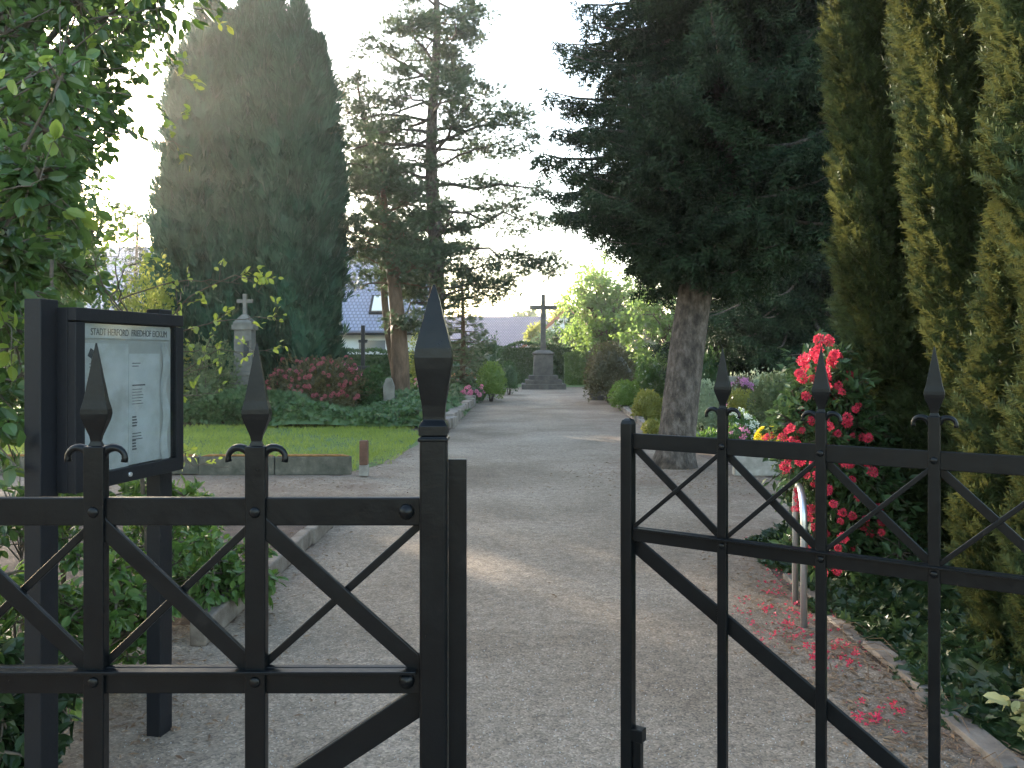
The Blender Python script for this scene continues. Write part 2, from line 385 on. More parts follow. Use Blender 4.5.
G['juniper'] = foliage('creeping_juniper', (.045, .085, .035), (.12, .18, .08), .2, .6, nscale=2)
G['sage'] = foliage('dull_green_leaves', (.06, .09, .04), (.15, .18, .085), .3, .5, nscale=2)
G['yellowgreen'] = foliage('yellow_green_leaves', (.10, .14, .022), (.26, .28, .06), .5, .5, (.5, .5, .10), 1.5)
def flower(name, c1, c2): return foliage(name, c1, c2, .3, .5, c2, 8, .2)
FL = {'red': flower('red_petals', (.42, .016, .045), (.72, .07, .13)), 'crimson': flower('crimson_petals', (.32, .06, .085), (.48, .15, .18)),
      'pink': flower('pink_petals', (.75, .20, .36), (.85, .36, .50)), 'yellow': flower('yellow_petals', (.75, .55, .01), (.85, .68, .04)),
      'white': flower('cream_petals', (.65, .65, .50), (.8, .8, .72)), 'lilac': flower('lilac_petals', (.42, .16, .34), (.58, .28, .5)),
      'orange': flower('salmon_petals', (.62, .20, .12), (.75, .32, .2))}

# ------------------------------------------------------------------ the setting
def sheet(name, pts, z, mat, kind='structure', sub=0):
    a = Acc(); a.add([(x, y, z) for x, y in pts], [list(range(len(pts)))])
    o = a.build(name, mat); o['kind'] = kind; return o
sheet('ground', [(-300, -60), (300, -60), (300, 600), (-300, 600)], 0.0, M['soil'])
def wob(pts, step=.25, amp=.05):
    out = []; n = len(pts)
    for i in range(n):
        a, b = np.array(pts[i]), np.array(pts[(i+1) % n]); L_ = np.linalg.norm(b-a); k = max(1, int(min(L_/step, 60)))
        for j in range(k):
            q = a+(b-a)*j/k; out.append((q[0]+rng.normal()*amp, q[1]+rng.normal()*amp))
    return out
path = [(-3.2, -3), (2.4, -3), (1.76, 3.0), (1.80, 5.6), (2.05, 6.3), (2.7, 6.9), (4.5, 7.3), (14, 7.8), (14, 9.7), (3.1, 9.75), (2.75, 12), (2.72, 15.4), (2.95, 20.7), (3.25, 30), (3.8, 33.0),
        (3.9, 37), (-1.1, 37), (-1.0, 33), (-1.10, 25), (-1.28, 16), (-1.7, 13), (-2.1, 9.95), (-16, 9.95), (-16, 7.55), (-1.62, 7.5), (-1.58, 4.5), (-3.2, 4.0)]
o = sheet('path', wob(path, .3, .03), .004, M['gravel'])
lawn_l = [(-12, 10.15), (-2.0, 10.15), (-1.75, 11), (-1.6, 12.5), (-1.6, 14.6), (-1.9, 16.0), (-12, 17.2)]
sheet('lawn', wob(lawn_l, .3, .06), .008, M['lawn'])
sheet('lawn', wob([(3.2, 10.1), (9, 10.1), (9, 12.6), (3.2, 12.6)], .3, .05), .008, M['lawn'])
sheet('lawn', wob([(3.0, 15.8), (6.5, 15.8), (6.5, 20.4), (3.1, 20.4)], .3, .05), .008, M['lawn'])
sheet('lawn', [(-60, 37.3), (60, 37.3), (60, 46), (-60, 46)], .008, M['lawn'])

# grass blades (stuff)
def grass(regions, label):
    a = Acc()
    for (x0, y0, x1, y1, n, s) in regions:
        pos = np.stack([rng.uniform(x0, x1, n), rng.uniform(y0, y1, n), np.full(n, .006)], 1)
        patch = np.sin(pos[:, 0]*2.1+np.sin(pos[:, 1]*1.3)*2)+rng.normal(size=n)*.8
        pos = pos[patch > -.6]
        fw = np.array([0, 0, 1.0])+rng.normal(size=(len(pos), 3))*.25
        a.add(*inst(TUFT, TUFT_F, pos, fw, rng.uniform(.6, 1.2, len(pos))*s))
    o = a.build('grass', M['grass']); tag(o, label, 'grass', kind='stuff')
grass([(-11, 10.2, -2.0, 16.8, 30000, .07), (-2.05, 10.9, -1.65, 15.6, 1100, .06), (3.2, 10.2, 8.5, 12.5, 5000, .08), (3.05, 15.9, 6.4, 20.3, 3500, .09)], 'short green grass of the cemetery lawns')

# ------------------------------------------------------------------ gate
def bevel(o, w=.002, seg=2):
    b = o.modifiers.new('edge', 'BEVEL'); b.width = w; b.segments = seg; b.limit_method = 'ANGLE'; b.angle_limit = R(40)
    return o
ZT, ZL, ZB = 1.266, 1.014, .12     # centres of top, lower and bottom rails
def gate_leaf(name, label, hinge, vec, mir, big):
    """local x runs from the hinge stile to the meeting stile (length LG)"""
    LG = 1.72
    root = empty(name, hinge, label, 'gate', 'the two leaves of the iron cemetery gate', math.atan2(vec[1], vec[0]))
    s = mir                         # which local y side faces the camera
    def part(nm, a, par=root, bw=.002): return bevel(a.build(nm, M['iron'], par), bw)
    rt = .042
    part('top_rail', box(Acc(), (LG/2, 0, ZT), (LG, .012, rt)))
    part('middle_rail', box(Acc(), (LG/2, 0, ZL), (LG, .012, .040)))
    a = box(Acc(), (LG/2, s*.014, ZL+.0165), (LG-.05, .017, .005)); part('rail_flange', a, bw=.001)
    part('bottom_rail', box(Acc(), (LG/2, 0, ZB), (LG, .012, .045)))
    xs = [LG-.265-.24*k for k in range(6)]
    for i, x in enumerate(xs):
        b = part('upright_bar', box(Acc(), (x, s*.003, (.05+1.364)/2), (.0305 if big else .024, .019, 1.314)))
        # forged spearhead
        a = Acc(); w = 1.0
        prof = [(.0105, 1.364), (.0075, 1.371), (.0092, 1.379), (.0140, 1.391), (.0190, 1.404), (.0208, 1.412), (.0202, 1.419), (.0165, 1.432), (.0115, 1.460), (.0065, 1.488), (.003, 1.508), (.0012, 1.518)]
        lathe(a, [(r, z) for r, z in prof], (x, 0, 0), square=True)
        # flatten front to back: lens section
        V = a.V[0]; V[:, 1] = (V[:, 1])*.38+s*.003
        part('spearhead', a, b, .0012)
        for sg in (-1, 1):
            th = np.linspace(0, 1, 11); r_ = .0165
            px_ = x+sg*(.010+r_*(1-np.cos(th*math.pi*1.12))); pz = 1.346+r_*.95*np.sin(th*math.pi*1.12)
            rad = np.interp(th, [0, .3, .85, 1], [.0058, .0066, .0042, .0052])
            a = tube(Acc(), np.stack([px_, np.full(11, s*.003), pz], 1), rad, 8, flat=1.1)
            o_ = a.build('scroll', M['iron'], b)
        for z in (ZT, ZL):
            a = Acc(); an = s
            lathe(a, [(.0085, 0), (.0075, .0018), (.0045, .0032), (0.0002, .0038)], sides=12)
            v = a.V[0].copy(); a.V[0] = np.stack([v[:, 0]+x, s*(.0125+v[:, 2]), v[:, 1]+z], 1)
            if s < 0: pass
            a.build('rivet', M['iron'], b)
    # crossed lattice flats in each bay
    ed = [LG-.012]+xs+[.012]
    z0, z1 = ZL+.018, ZT-.018
    for i in range(len(ed)-1):
        xa, xb = ed[i]-.006, ed[i+1]+.006
        for k, (p, q, wd, yy) in enumerate(((((xa, z0), (xb, z1), .026 if big else .011, s*.0)), ((xa, z1), (xb, z0), .012 if big else .020, -s*.010))):
            dx, dz = q[0]-p[0], q[1]-p[1]; L_ = math.hypot(dx, dz)
            a = box(Acc(), ((p[0]+q[0])/2, yy+s*.004, (p[1]+q[1])/2), (L_, .007, wd), ry=-math.atan2(dz, dx))
            part('lattice_bar', a, bw=.0015)
    # long diagonal brace
    p, q = (LG-.012, ZL-.03), (LG-1.29, ZB+.02); dx, dz = q[0]-p[0], q[1]-p[1]
    for wv, yy, dd in ((.040, -s*.012, 0), (.007, s*.0, .0165)):
        pass
    a = box(Acc(), ((p[0]+q[0])/2, -s*.012, (p[1]+q[1])/2), (math.hypot(dx, dz), .010, .042), ry=-math.atan2(dz, dx))
    part('brace', a)
    # hinge stile
    part('hinge_stile', box(Acc(), (0, 0, .72), (.04, .04, 1.36)))
    return root, part, LG

vecL = (1, 0); 
root, part, LG = gate_leaf('iron_gate', 'black iron gate leaf at left, closed, with a tall spearhead on its end post', (-.117-1.72, 1.2, 0), vecL, -1, True)
st = part('end_post', box(Acc(), (LG, 0, .69), (.040, .038, 1.38)), bw=.004)
a = Acc(); lathe(a, [(.0212, 1.3805), (.0212, 1.395), (.016, 1.403), (.0160, 1.408), (.0175, 1.425), (.0225, 1.455), (.0265, 1.480), (.0280, 1.496), (.0268, 1.510), (.0215, 1.532), (.0150, 1.556), (.0085, 1.583), (.0035, 1.600), (.0015, 1.606)], (LG, 0, 0), square=True)
V = a.V[0]; zz = V[:, 2]; k = np.where(zz > 1.4, .62, .9); V[:, 1] = V[:, 1]*k
part('spear_finial', a, st, .0025)
a = box(Acc(), (LG, 0, 1.3745), (.0445, .0425, .006)); part('collar', a, st, .002)
part('stop_plate', box(Acc(), (LG+.0345, .012, .66), (.0275, .010, 1.365)), st, .001)
for z in (ZT, ZL):
    a = Acc(); lathe(a, [(.012, 0), (.011, .004), (.0005, .007)], sides=12); v = a.V[0].copy(); a.V[0] = np.stack([v[:, 0]+LG-.04, -(.0065+v[:, 2]), v[:, 1]+z], 1); a.build('bolt_head', M['iron'], root)
root2, part2, LG = gate_leaf('iron_gate', 'black iron gate leaf at right, swung open beside the red-flowered shrub', (.318+.8355*1.72, 2.19-.5494*1.72, 0), (-.8355, .5494), 1, False)
a = lathe(Acc(), [(.0165, .05), (.0165, 1.312), (.0135, 1.322), (.006, 1.327)], (LG, 0, 0), square=True)
st = part2('end_post', a, bw=.003)
part2('drop_bolt', box(Acc(), (LG-.03, .0, .30), (.022, .022, .32)), bw=.002)
part2('bolt_bracket', box(Acc(), (LG-.03, .0, .47), (.035, .03, .035)), bw=.002)

# ------------------------------------------------------------------ notice cabinet
def cabinet():
    A = np.array([-1.4625, 2.60]); B = np.array([-1.345, 3.166]); d = (B-A); W = np.linalg.norm(d); rz = math.atan2(d[1], d[0])
    # local x along the cabinet, local -y towards the path
    root = empty('notice_cabinet', (A[0], A[1], 0), 'dark metal glazed notice cabinet on two posts with white papers inside', 'notice board', None, rz)
    def part(nm, a, mat=M['case'], par=root, bw=.002): 
        o = a.build(nm, mat, par)
        return bevel(o, bw) if bw else o
    z0, z1 = 1.05, 1.655; D = .07
    for x in (-.034, W-.012):
        part('post', box(Acc(), (x+.008, .054, .84), (.076, .062, 1.68)), bw=.003)
    part('back_case', box(Acc(), (W/2, .001, (z0+z1)/2), (W, .042, z1-z0)))
    fw = .043; yf = -.036
    fr = part('door_frame', box(Acc(), (W/2, yf, z1-fw/2), (W, .03, fw)))
    part('frame_bottom', box(Acc(), (W/2, yf, z0+fw/2+.004), (W, .03, fw+.008)), par=fr)
    part('frame_side', box(Acc(), (fw/2, yf, (z0+z1)/2), (fw, .03, z1-z0-2*fw-.009)), par=fr)
    part('frame_side', box(Acc(), (W-fw/2, yf, (z0+z1)/2), (fw, .03, z1-z0-2*fw-.009)), par=fr)
    part('pinboard', box(Acc(), (W/2, -.0215, (z0+z1)/2), (W-2*fw-.002, .003, z1-z0-2*fw-.02)), M['board'], bw=0)
    hd = part('header_strip', box(Acc(), (W/2-.004, -.0255, z1-fw-.030), (W-2*fw-.014, .003, .050)), M['paper'], bw=0)
    # lettering
    cu = bpy.data.curves.new('lettering', 'FONT'); cu.body = 'STADT HERFORD  FRIEDHOF EICKUM'; cu.size = .034; cu.align_x = 'CENTER'; cu.align_y = 'CENTER'; cu.extrude = .0004
    t = bpy.data.objects.new('lettering', cu); col.objects.link(t)
    bpy.context.view_layer.update(); wtx = t.dimensions.x; s = (W-2*fw-.085)/max(wtx, .01)
    me = bpy.data.meshes.new_from_object(t.evaluated_get(bpy.context.evaluated_depsgraph_get())); col.objects.unlink(t); bpy.data.objects.remove(t)
    lo = bpy.data.objects.new('lettering', me); me.materials.clear(); me.materials.append(M['ink']); col.objects.link(lo); lo.parent = hd
    lo.location = (W/2+.012, -.0278, z1-fw-.034); lo.rotation_euler = (R(90), 0, 0); lo.scale = (s, 1.0, 1)
    # papers
    def paper(x, z, w, h, lines, y=-.0245, headb=False):
        p = part('notice_sheet', box(Acc(), (x, y, z), (w, .0015, h)), M['paper'], bw=0)
        rr = random.Random(int(x*1000+z*77))
        for (zz, nn, ww, th) in lines:
            a = Acc()
            for k in range(nn):
                lw = ww*rr.uniform(.75, 1); box(a, (x-w*.28+lw/2-.02, y-.0012, z+zz-k*.0105), (lw, .0006, th))
            a.build('lettering', M['ink'], p)
    paper(.175, 1.315, .225, .45, [(.155, 2, .04, .003)], -.0248)
    a = Acc(); zz = np.linspace(1.10, 1.53, 14); xx_ = .492+.010*np.sin(zz*31); V = [(x_+dx_, -.0265-(.004+.003*math.sin(z_*40))*(dx_ > 0), z_) for x_, z_ in zip(xx_, zz) for dx_ in (-.018, 0, .018)]
    a.add(V, [(i*3+j, i*3+j+1, i*3+j+4, i*3+j+3) for i in range(13) for j in range(2)], 0, True); a.build('curled_sheet', M['paper'], root)
    paper(.375, 1.305, .175, .40, [(.165, 2, .045, .003), (.085, 1, .075, .005), (.07, 6, .06, .0022), (-.03, 4, .028, .006), (-.09, 3, .06, .003), (-.115, 4, .025, .006)], -.0262)
    a = Acc(); box(a, (.10, -.0268, 1.505), (.022, .001, .03), ry=.5); box(a, (.115, -.0268, 1.48), (.03, .001, .03), ry=.2); a.build('dark_sticker', M['ink'], root)
    part('glass_pane', box(Acc(), (W/2, -.040, (z0+z1)/2), (W-2*fw-.001, .003, z1-z0-2*fw-.012)), M['glass'], fr, 0)
    a = tube(Acc(), [(W*.45, -.050, z0+.026), (W*.45, -.0575, z0+.026)], .008, 10); a.build('lock', M['steel'], fr)
cabinet()

# ------------------------------------------------------------------ kerbs and edging
def kerb(name, label, p, q, w, h, mat, jit=0, top=None, seg=1.0, group='kerbs and edgings of the paths'):
    p, q = np.array(p), np.array(q); d = q-p; L_ = np.linalg.norm(d); rz = math.atan2(d[1], d[0]); n = max(1, round(L_/seg))
    a = Acc()
    for i in range(n):
        c = p+d*(i+.5)/n
        j = jit
        box(a, (c[0]+rng.normal()*j*.3, c[1]+rng.normal()*j*.3, h/2+rng.normal()*j*.3), (L_/n*.996, w*(1+rng.normal()*j), h*(1+rng.normal()*j)), rz+rng.normal()*j*.15, 0, taper=1-abs(rng.normal())*j*.6)
        if top is not None:
            box(a, (c[0], c[1], h+.012), (L_/n*.97, w*.9, .024), rz, 0, 1, .8)
    o = a.build(name, [mat, top or mat], None); tag(o, label, 'kerb', group); bevel(o, min(.012, h*.1)); return o
kerb('concrete_kerb', 'long mossy kerb along the front of the left lawn', (-9.6, 10.05), (-2.02, 10.05), .10, .23, M['moss_concrete'], .015, M['moss_top'], 1.0)
kerb('concrete_kerb', 'grey concrete kerb of the planting bed behind the left gate', (-1.62, 7.45), (-1.62, 4.1), .09, .13, M['old_kerb'], .03, None, 1.0)
kerb('concrete_kerb', 'kerb across the far end of the bed behind the left gate', (-7.5, 7.45), (-1.70, 7.45), .10, .14, M['concrete'], .01, None, 1.0)
kerb('concrete_kerb', 'worn low kerb under the yews with red petals beside it', (1.82, 2.2), (1.84, 5.4), .10, .035, M['old_kerb'], .05, None, .7)
kerb('concrete_kerb', 'pale grey retaining kerb right of the spruce trunk', (2.75, 9.95), (9.5, 9.95), .14, .25, M['concrete'], .01, None, 1.2)
kerb('stone_edging', 'pale kerb beside the golden shrub left of the spruce', (2.72, 15.2), (2.98, 21), .12, .12, M['fieldstone'], .06, None, .5)
kerb('stone_edging', 'stone edging along the right path side near the olive shrub', (3.02, 21.3), (3.35, 32), .14, .13, M['fieldstone'], .08, None, .5)
kerb('stone_edging', 'rough stone edging between ivy bed and path', (-1.36, 15.4), (-1.02, 33), .22, .24, M['fieldstone'], .10, None, .45)
# short brown post at the kerb end
c = gnd(364, 477)
r_ = empty('marker_post', (c[0], c[1], 0), 'short brown post with pale foot at the end of the lawn kerb', 'post')
bevel(box(Acc(), (0, 0, .30), (.10, .10, .30)).build('post_top', M['brown_wood'], r_), .01)
bevel(box(Acc(), (0, 0, .085), (.105, .105, .13)).build('foot', M['concrete'], r_), .006)

# ------------------------------------------------------------------ monuments
def big_cross():
    c = gnd(544, 389.5); X, Y = c[0], c[1]+.9
    k = Y/F
    r = empty('cross_monument', (X, Y, 0), 'tall weathered stone cross on a stepped pedestal at the end of the path', 'monument')
    for i, (w, z0, z1) in enumerate(((1.93, 0, .23), (1.60, .23, .41), (1.28, .41, .60))):
        bevel(box(Acc(), (0, 0, (z0+z1)/2), (w, w, z1-z0-.002)).build('step', M['dark_stone'], r), .02)
    bevel(box(Acc(), (0, 0, 1.05), (.86, .86, .898), taper=.97).build('pedestal', M['dark_stone'], r), .015)
    a = Acc(); lathe(a, [(.42, 1.5), (.47, 1.53), (.47, 1.60), (.30, 1.70), (.20, 1.72)], square=True); bevel(a.build('cornice', M['dark_stone'], r), .01)
    cr = bevel(box(Acc(), (0, 0, 2.96), (.25, .20, 2.48), taper=.72).build('cross_shaft', M['dark_stone'], r), .012)
    bevel(box(Acc(), (-.35, 0, 3.62), (.50, .16, .19)).build('cross_arm', M['dark_stone'], r), .012)
    bevel(box(Acc(), (.35, 0, 3.62), (.50, .16, .19)).build('cross_arm', M['dark_stone'], r), .012)
big_cross()
def pillar_stone():
    X, Y, _ = P(245, 390, 18.6)
    r = empty('gravestone', (X, Y, 0), 'tall grey stone pillar grave with a small cross on top beside the red bush', 'gravestone', 'grave monuments')
    g = M['grey_stone']
    def b(n, z0, z1, w, t=1): bevel(box(Acc(), (0, 0, (z0+z1)/2), (w*1.08, w*.9, z1-z0-.002), taper=t).build(n, g, r), .008)
    b('base', 0, .5, .58); b('plinth', .5, 1.02, .48); b('band', 1.02, 1.12, .52); b('shaft', 1.12, 2.08, .39, .95); b('cap', 2.08, 2.20, .46)
    a = Acc(); lathe(a, [(.21, 2.2), (.21, 2.25), (.12, 2.36), (.06, 2.44)], square=True); a.build('gable', g, r)
    bevel(box(Acc(), (0, 0, 2.68), (.09, .07, .48)).build('cross_shaft', g, r), .006)
    for s in (-1, 1): bevel(box(Acc(), (s*.115, 0, 2.75), (.138, .065, .085)).build('cross_arm', g, r), .006)
    bevel(box(Acc(), (.09, -.185, 1.62), (.12, .02, .42)).build('plaque', M['black_stone'], r), .004)
pillar_stone()
def black_cross():
    X, Y, _ = P(363, 385, 22)
    r = empty('gravestone', (X, Y, 0), 'slim black cross on a dark block beside the pink flowers', 'gravestone', 'grave monuments')
    g = M['black_stone']
    bevel(box(Acc(), (0, 0, .55), (.30, .27, 1.1)).build('block', g, r), .01)
    bevel(box(Acc(), (0, 0, 1.15), (.32, .28, .098)).build('cap', g, r), .01)
    bevel(box(Acc(), (0, 0, 1.76), (.10, .09, 1.11)).build('cross_shaft', g, r), .006)
    for s in (-1, 1): bevel(box(Acc(), (s*.085, 0, 1.88), (.078, .07, .08)).build('cross_arm', g, r), .006)
black_cross()
def low_stone(px, Y, w, h, mat, label, z=0):
    X = (px-512)/F*Y; a = Acc()
    V = [(-w/2, 0), (w/2, 0), (w/2, h*.8), (w*.25, h), (-w*.25, h), (-w/2, h*.8)]
    pts = [(X+x, zz) for x, zz in V]; n = 6
    VV = [(x, Y-.07, z_) for x, z_ in pts]+[(x, Y+.07, z_) for x, z_ in pts]
    a.add(VV, [[i, n+i, n+(i+1) % n, (i+1) % n] for i in range(n)]); a.addf([list(range(n))], 0); a.addf([list(range(n, 2*n))[::-1]], 0)
    o = a.build('gravestone', mat); bevel(o, .01); tag(o, label, 'gravestone', 'grave monuments')
low_stone(389, 19, .26, .95, M['grey_stone'], 'small pale headstone in the ivy in front of the brown tree trunk')
low_stone(735, 17, .7, 1.05, M['grey_stone'], 'grey headstone behind the flower beds right of the spruce')
low_stone(549+50, 26.5, .6, .8, M['dark_stone'], 'dark headstone behind the olive shrub')

# ------------------------------------------------------------------ houses
def quad_uv(o):
    me = o.data; uv = me.uv_layers.new(name='UVMap')
    for p in me.polygons:
        n = Vector(p.normal); up = Vector((0, 0, 1)); 
        u = n.cross(up); u = u.normalized() if u.length > .05 else Vector((1, 0, 0)); v = u.cross(n)
        for li in p.loop_indices:
            co = me.vertices[me.loops[li].vertex_index].co; uv.data[li].uv = (co.dot(u), co.dot(v))
def house(name, label, c, w, d, eave, ridge, roofm, axis='x', wins=(), sky_=None, rz=0):
    r = empty(name, (c[0], c[1], 0), label, 'house', 'houses beyond the cemetery hedge', rz)
    a = Acc(); x, y = w/2, d/2
    if axis == 'x':
        V = [(-x,-y,0),(x,-y,0),(x,y,0),(-x,y,0),(-x,-y,eave),(x,-y,eave),(x,y,eave),(-x,y,eave),(-x,0,ridge-.12),(x,0,ridge-.12)]
        a.add(V, [(0,1,5,4),(2,3,7,6)]); a.addf([(1,2,6,9,5),(3,0,4,8,7)], 0)
    else:
        V = [(-x,-y,0),(x,-y,0),(x,y,0),(-x,y,0),(-x,-y,eave),(x,-y,eave),(x,y,eave),(-x,y,eave),(0,-y,ridge-.12),(0,y,ridge-.12)]
        a.add(V, [(1,2,6,5),(3,0,4,7)]); a.addf([(0,1,5,8,4),(2,3,7,9,6)], 0)
    a.build('walls', M['white_wall'], r)
    a = Acc(); e = .45; th = .16
    if axis == 'x':
        s = (ridge-eave)/y; lo = eave-s*e
        for sg in (-1, 1):
            V = [(-x-e, sg*(y+e), lo), (x+e, sg*(y+e), lo), (x+e, 0, ridge), (-x-e, 0, ridge)]
            V += [(p[0], p[1], p[2]+th) for p in V]
            a.add(V, BOXF)
    else:
        s = (ridge-eave)/x; lo = eave-s*e
        for sg in (-1, 1):
            V = [(sg*(x+e), -y-e, lo), (sg*(x+e), y+e, lo), (0, y+e, ridge), (0, -y-e, ridge)]
            V += [(p[0], p[1], p[2]+th) for p in V]
            a.add(V, BOXF)
    ro = a.build('roof', roofm, r); quad_uv(ro)
    if axis == 'y':
        for sg in (-1, 1):
            a = Acc(); V = [(sg*(x+e), -y-e-.06, lo-.1), (sg*(x+e), -y-e-.004, lo-.1), (0, -y-e-.004, ridge-.1), (0, -y-e-.06, ridge-.1)]
            V += [(p[0], p[1], p[2]+th+.16) for p in V]; a.add(V, BOXF); a.build('verge_board', M['verge'], r)
    else:
        a = Acc(); box(a, (0, -y-e-.06, lo+.02), (w+2*e, .12, .12)); a.build('gutter', M['case'], r)
    for (wx, wz, ww, wh) in wins:
        f = bevel(box(Acc(), (wx, -y-.02, wz), (ww+.14, .06, wh+.14)).build('window', M['white_wall'], r), .01)
        box(Acc(), (wx, -y-.055, wz), (ww, .02, wh)).build('pane', M['window_glass'], f)
    if sky_:
        sx_, t_, ww, hh = sky_   # on the -y slope, t_ from eave to ridge
        s = (ridge-eave)/y; ang = math.atan(s)
        cy = -y*(1-t_); cz = eave+(ridge-eave)*t_+th+.05/math.cos(ang)
        for nm, q, m, dz in (('skylight', 1.0, M['case'], 0), ('skylight_pane', .82, M['skylight'], .05)):
            a = box(Acc(), (0, 0, 0), (ww*q, hh*q, .1)); v = a.V[0]; ca, sa = math.cos(ang), math.sin(ang)
            a.V[0] = np.stack([v[:, 0]+sx_, v[:, 1]*ca-(v[:, 2]+dz)*sa+cy, v[:, 1]*sa+(v[:, 2]+dz)*ca+cz], 1)
            a.build(nm, m, r)
    return r
# left house: eave row y=335 at Y=34 -> z 2.35 ; ridge raised, left end widened to block low sun
house('white_house', 'white house with blue-grey tiled roof and skylight behind the conifers', (-14.3, 44), 19.2, 9, 2.95, 7.3, M['roof_blue'], 'x',
      [(-5, 1.7, 1.2, 1.2), (2.2, 1.95, .9, .7), (7.4, 1.95, 1.3, .55)], (7.9, .20, 1.5, 1.4))
house('white_house', 'white gabled house with brick-red verge behind the stone cross', (4.2, 66), 8.5, 12, 1.3, 4.9, M['roof_plum'], 'y', [(1, 2.3, 1, 1)])
house('low_house', 'house with a plum-coloured tiled roof left of the stone cross', (-2.0, 68), 9, 9, 1.9, 4.6, M['roof_plum'], 'x', [])

# ------------------------------------------------------------------ trees
def branchy_conifer(name, label, base, height, zc0, rfun, nb, mats, trunk_r, lean=(0, 0), droop=.25, upturn=.3, tw=.09, sh=.16, tmpl=(NEED, NEED_F), twl=.45, hang=.5, seed=1, group='conifers', barkmat=None, skip=0.0, inner=.12, cat='tree', bare=1.0, clump=None, azb=None):
    r = random.Random(seed); base = np.array(base, float)
    root = empty(name, tuple(base), label, cat, group)
    tr = Acc()
    zs = height*np.linspace(0, 1, 22)**1.4; ln = np.array([lean[0], lean[1]])
    ctr = np.stack([ln[0]*zs/height+.04*np.sin(zs*.9+seed), ln[1]*zs/height+.04*np.cos(zs*.7), zs-.05], 1)
    rad = trunk_r*(1-zs/height)**.75+.02; rad[0] *= 1.35; rad[1] *= 1.08
    tube(tr, ctr, rad, 14)
    def axis(z): return np.array([np.interp(z, zs, ctr[:, 0]), np.interp(z, zs, ctr[:, 1]), z])
    P_, D_ = [], []
    for i in range(nb):
        u = (i+r.random())/nb; z = zc0+(height-zc0)*u**bare
        Rr = rfun((z-zc0)/(height-zc0))*r.uniform(.72, 1.1)
        a = i*2.399+r.uniform(-.5, .5)
        if azb is not None: Rr *= azb(a, (z-zc0)/(height-zc0))
        if r.random() < skip: continue
        dr = np.array([math.cos(a), math.sin(a), 0]); sd = np.array([-dr[1], dr[0], 0])
        n = 8; s = np.linspace(0, 1, n); dp = droop*Rr*r.uniform(.7, 1.3)
        pts = axis(z)[None]+dr[None]*(s*Rr)[:, None]+np.array([0, 0, 1])*((-dp*s**1.2+upturn*Rr*s**3)[:, None])+sd[None]*(np.sin(s*3+r.random()*6)*.05*Rr)[:, None]
        tube(tr, pts, np.interp(s, [0, 1], [min(.05, trunk_r*.3)*(.5+Rr/3), .006]), 5, cap=False)
        m = max(3, int(Rr*(1-inner)/tw)); t = inner+(1-inner)*(np.arange(m)+rng.random(m))/m
        if clump is not None:
            keep = (np.sin(t*clump+r.random()*6.28)+rng.normal(size=m)*.35) > -.25; t = t[keep]
        c = np.stack([np.interp(t, s, pts[:, k]) for k in range(3)], 1)
        for sg in (-1, 1):
            ll = twl*(1.08-t)*Rr*rng.uniform(.5, 1.1, len(t))+.08
            dirs = unit(sd[None]*sg+dr[None]*.75+np.array([0, 0, -hang])*rng.uniform(.2, 1.3, (len(t), 1))+rng.normal(size=(len(t), 3))*.15)
            for k in range(len(t)):
                q = np.arange(.02, ll[k], sh*.55)
                P_.append(c[k][None]+dirs[k][None]*q[:, None]+np.array([0, 0, -1])[None]*(q**2*hang*.5)[:, None])
                D_.append(dirs[k][None]+rng.normal(size=(len(q), 3))*.3+np.array([0, 0, -hang*.5]))
        P_.append(pts[-1:]); D_.append(unit(pts[-1:]-pts[-2:-1]))
    tr.build('trunk', barkmat or M['bark'], root)
    pos = np.concatenate(P_); d = np.concatenate(D_)
    cr = Acc(); cr.add(*inst(tmpl[0], tmpl[1], pos, d, sh*rng.uniform(.8, 1.3, len(pos)), (0, 0, 1), .4))
    print(name, 'shoots', len(pos))
    cr.build('crown', mats, root)
    return root

# big spruce on the right, its trunk standing on the path edge
sp = gnd(674, 467)
branchy_conifer('spruce_tree', 'big dark spruce with bare grey trunk standing at the right edge of the path', (sp[0], sp[1], 0), 15.5, 2.7,
    lambda u: 2.75*(1-u)**.45*min(1, .36+u*4.6), 330, G['spruce'], .235, lean=(2.1, .2), droop=.40, upturn=.26, tw=.06, sh=.17, twl=.36, hang=.9, seed=3, bare=1.45, azb=lambda a, u: 1+.12*math.sin(a*3+u*40))
branchy_conifer('spruce_tree', 'dark drooping spruce filling the back behind the right flower beds', (7.3, 20.5, 0), 16, 2.0,
    lambda u: 3.6*(1-u)**.7, 250, G['spruce'], .28, droop=.5, upturn=.2, tw=.10, sh=.24, twl=.36, hang=1.0, seed=8, bare=1.3)
branchy_conifer('spruce_tree', 'dark spruce rising behind the yews at far right', (12.0, 18.0, 0), 15, .8,
    lambda u: 3.0*(1-u)**.8, 150, G['spruce'], .28, droop=.45, upturn=.2, tw=.13, sh=.22, twl=.36, hang=.9, seed=11, bare=1.2)

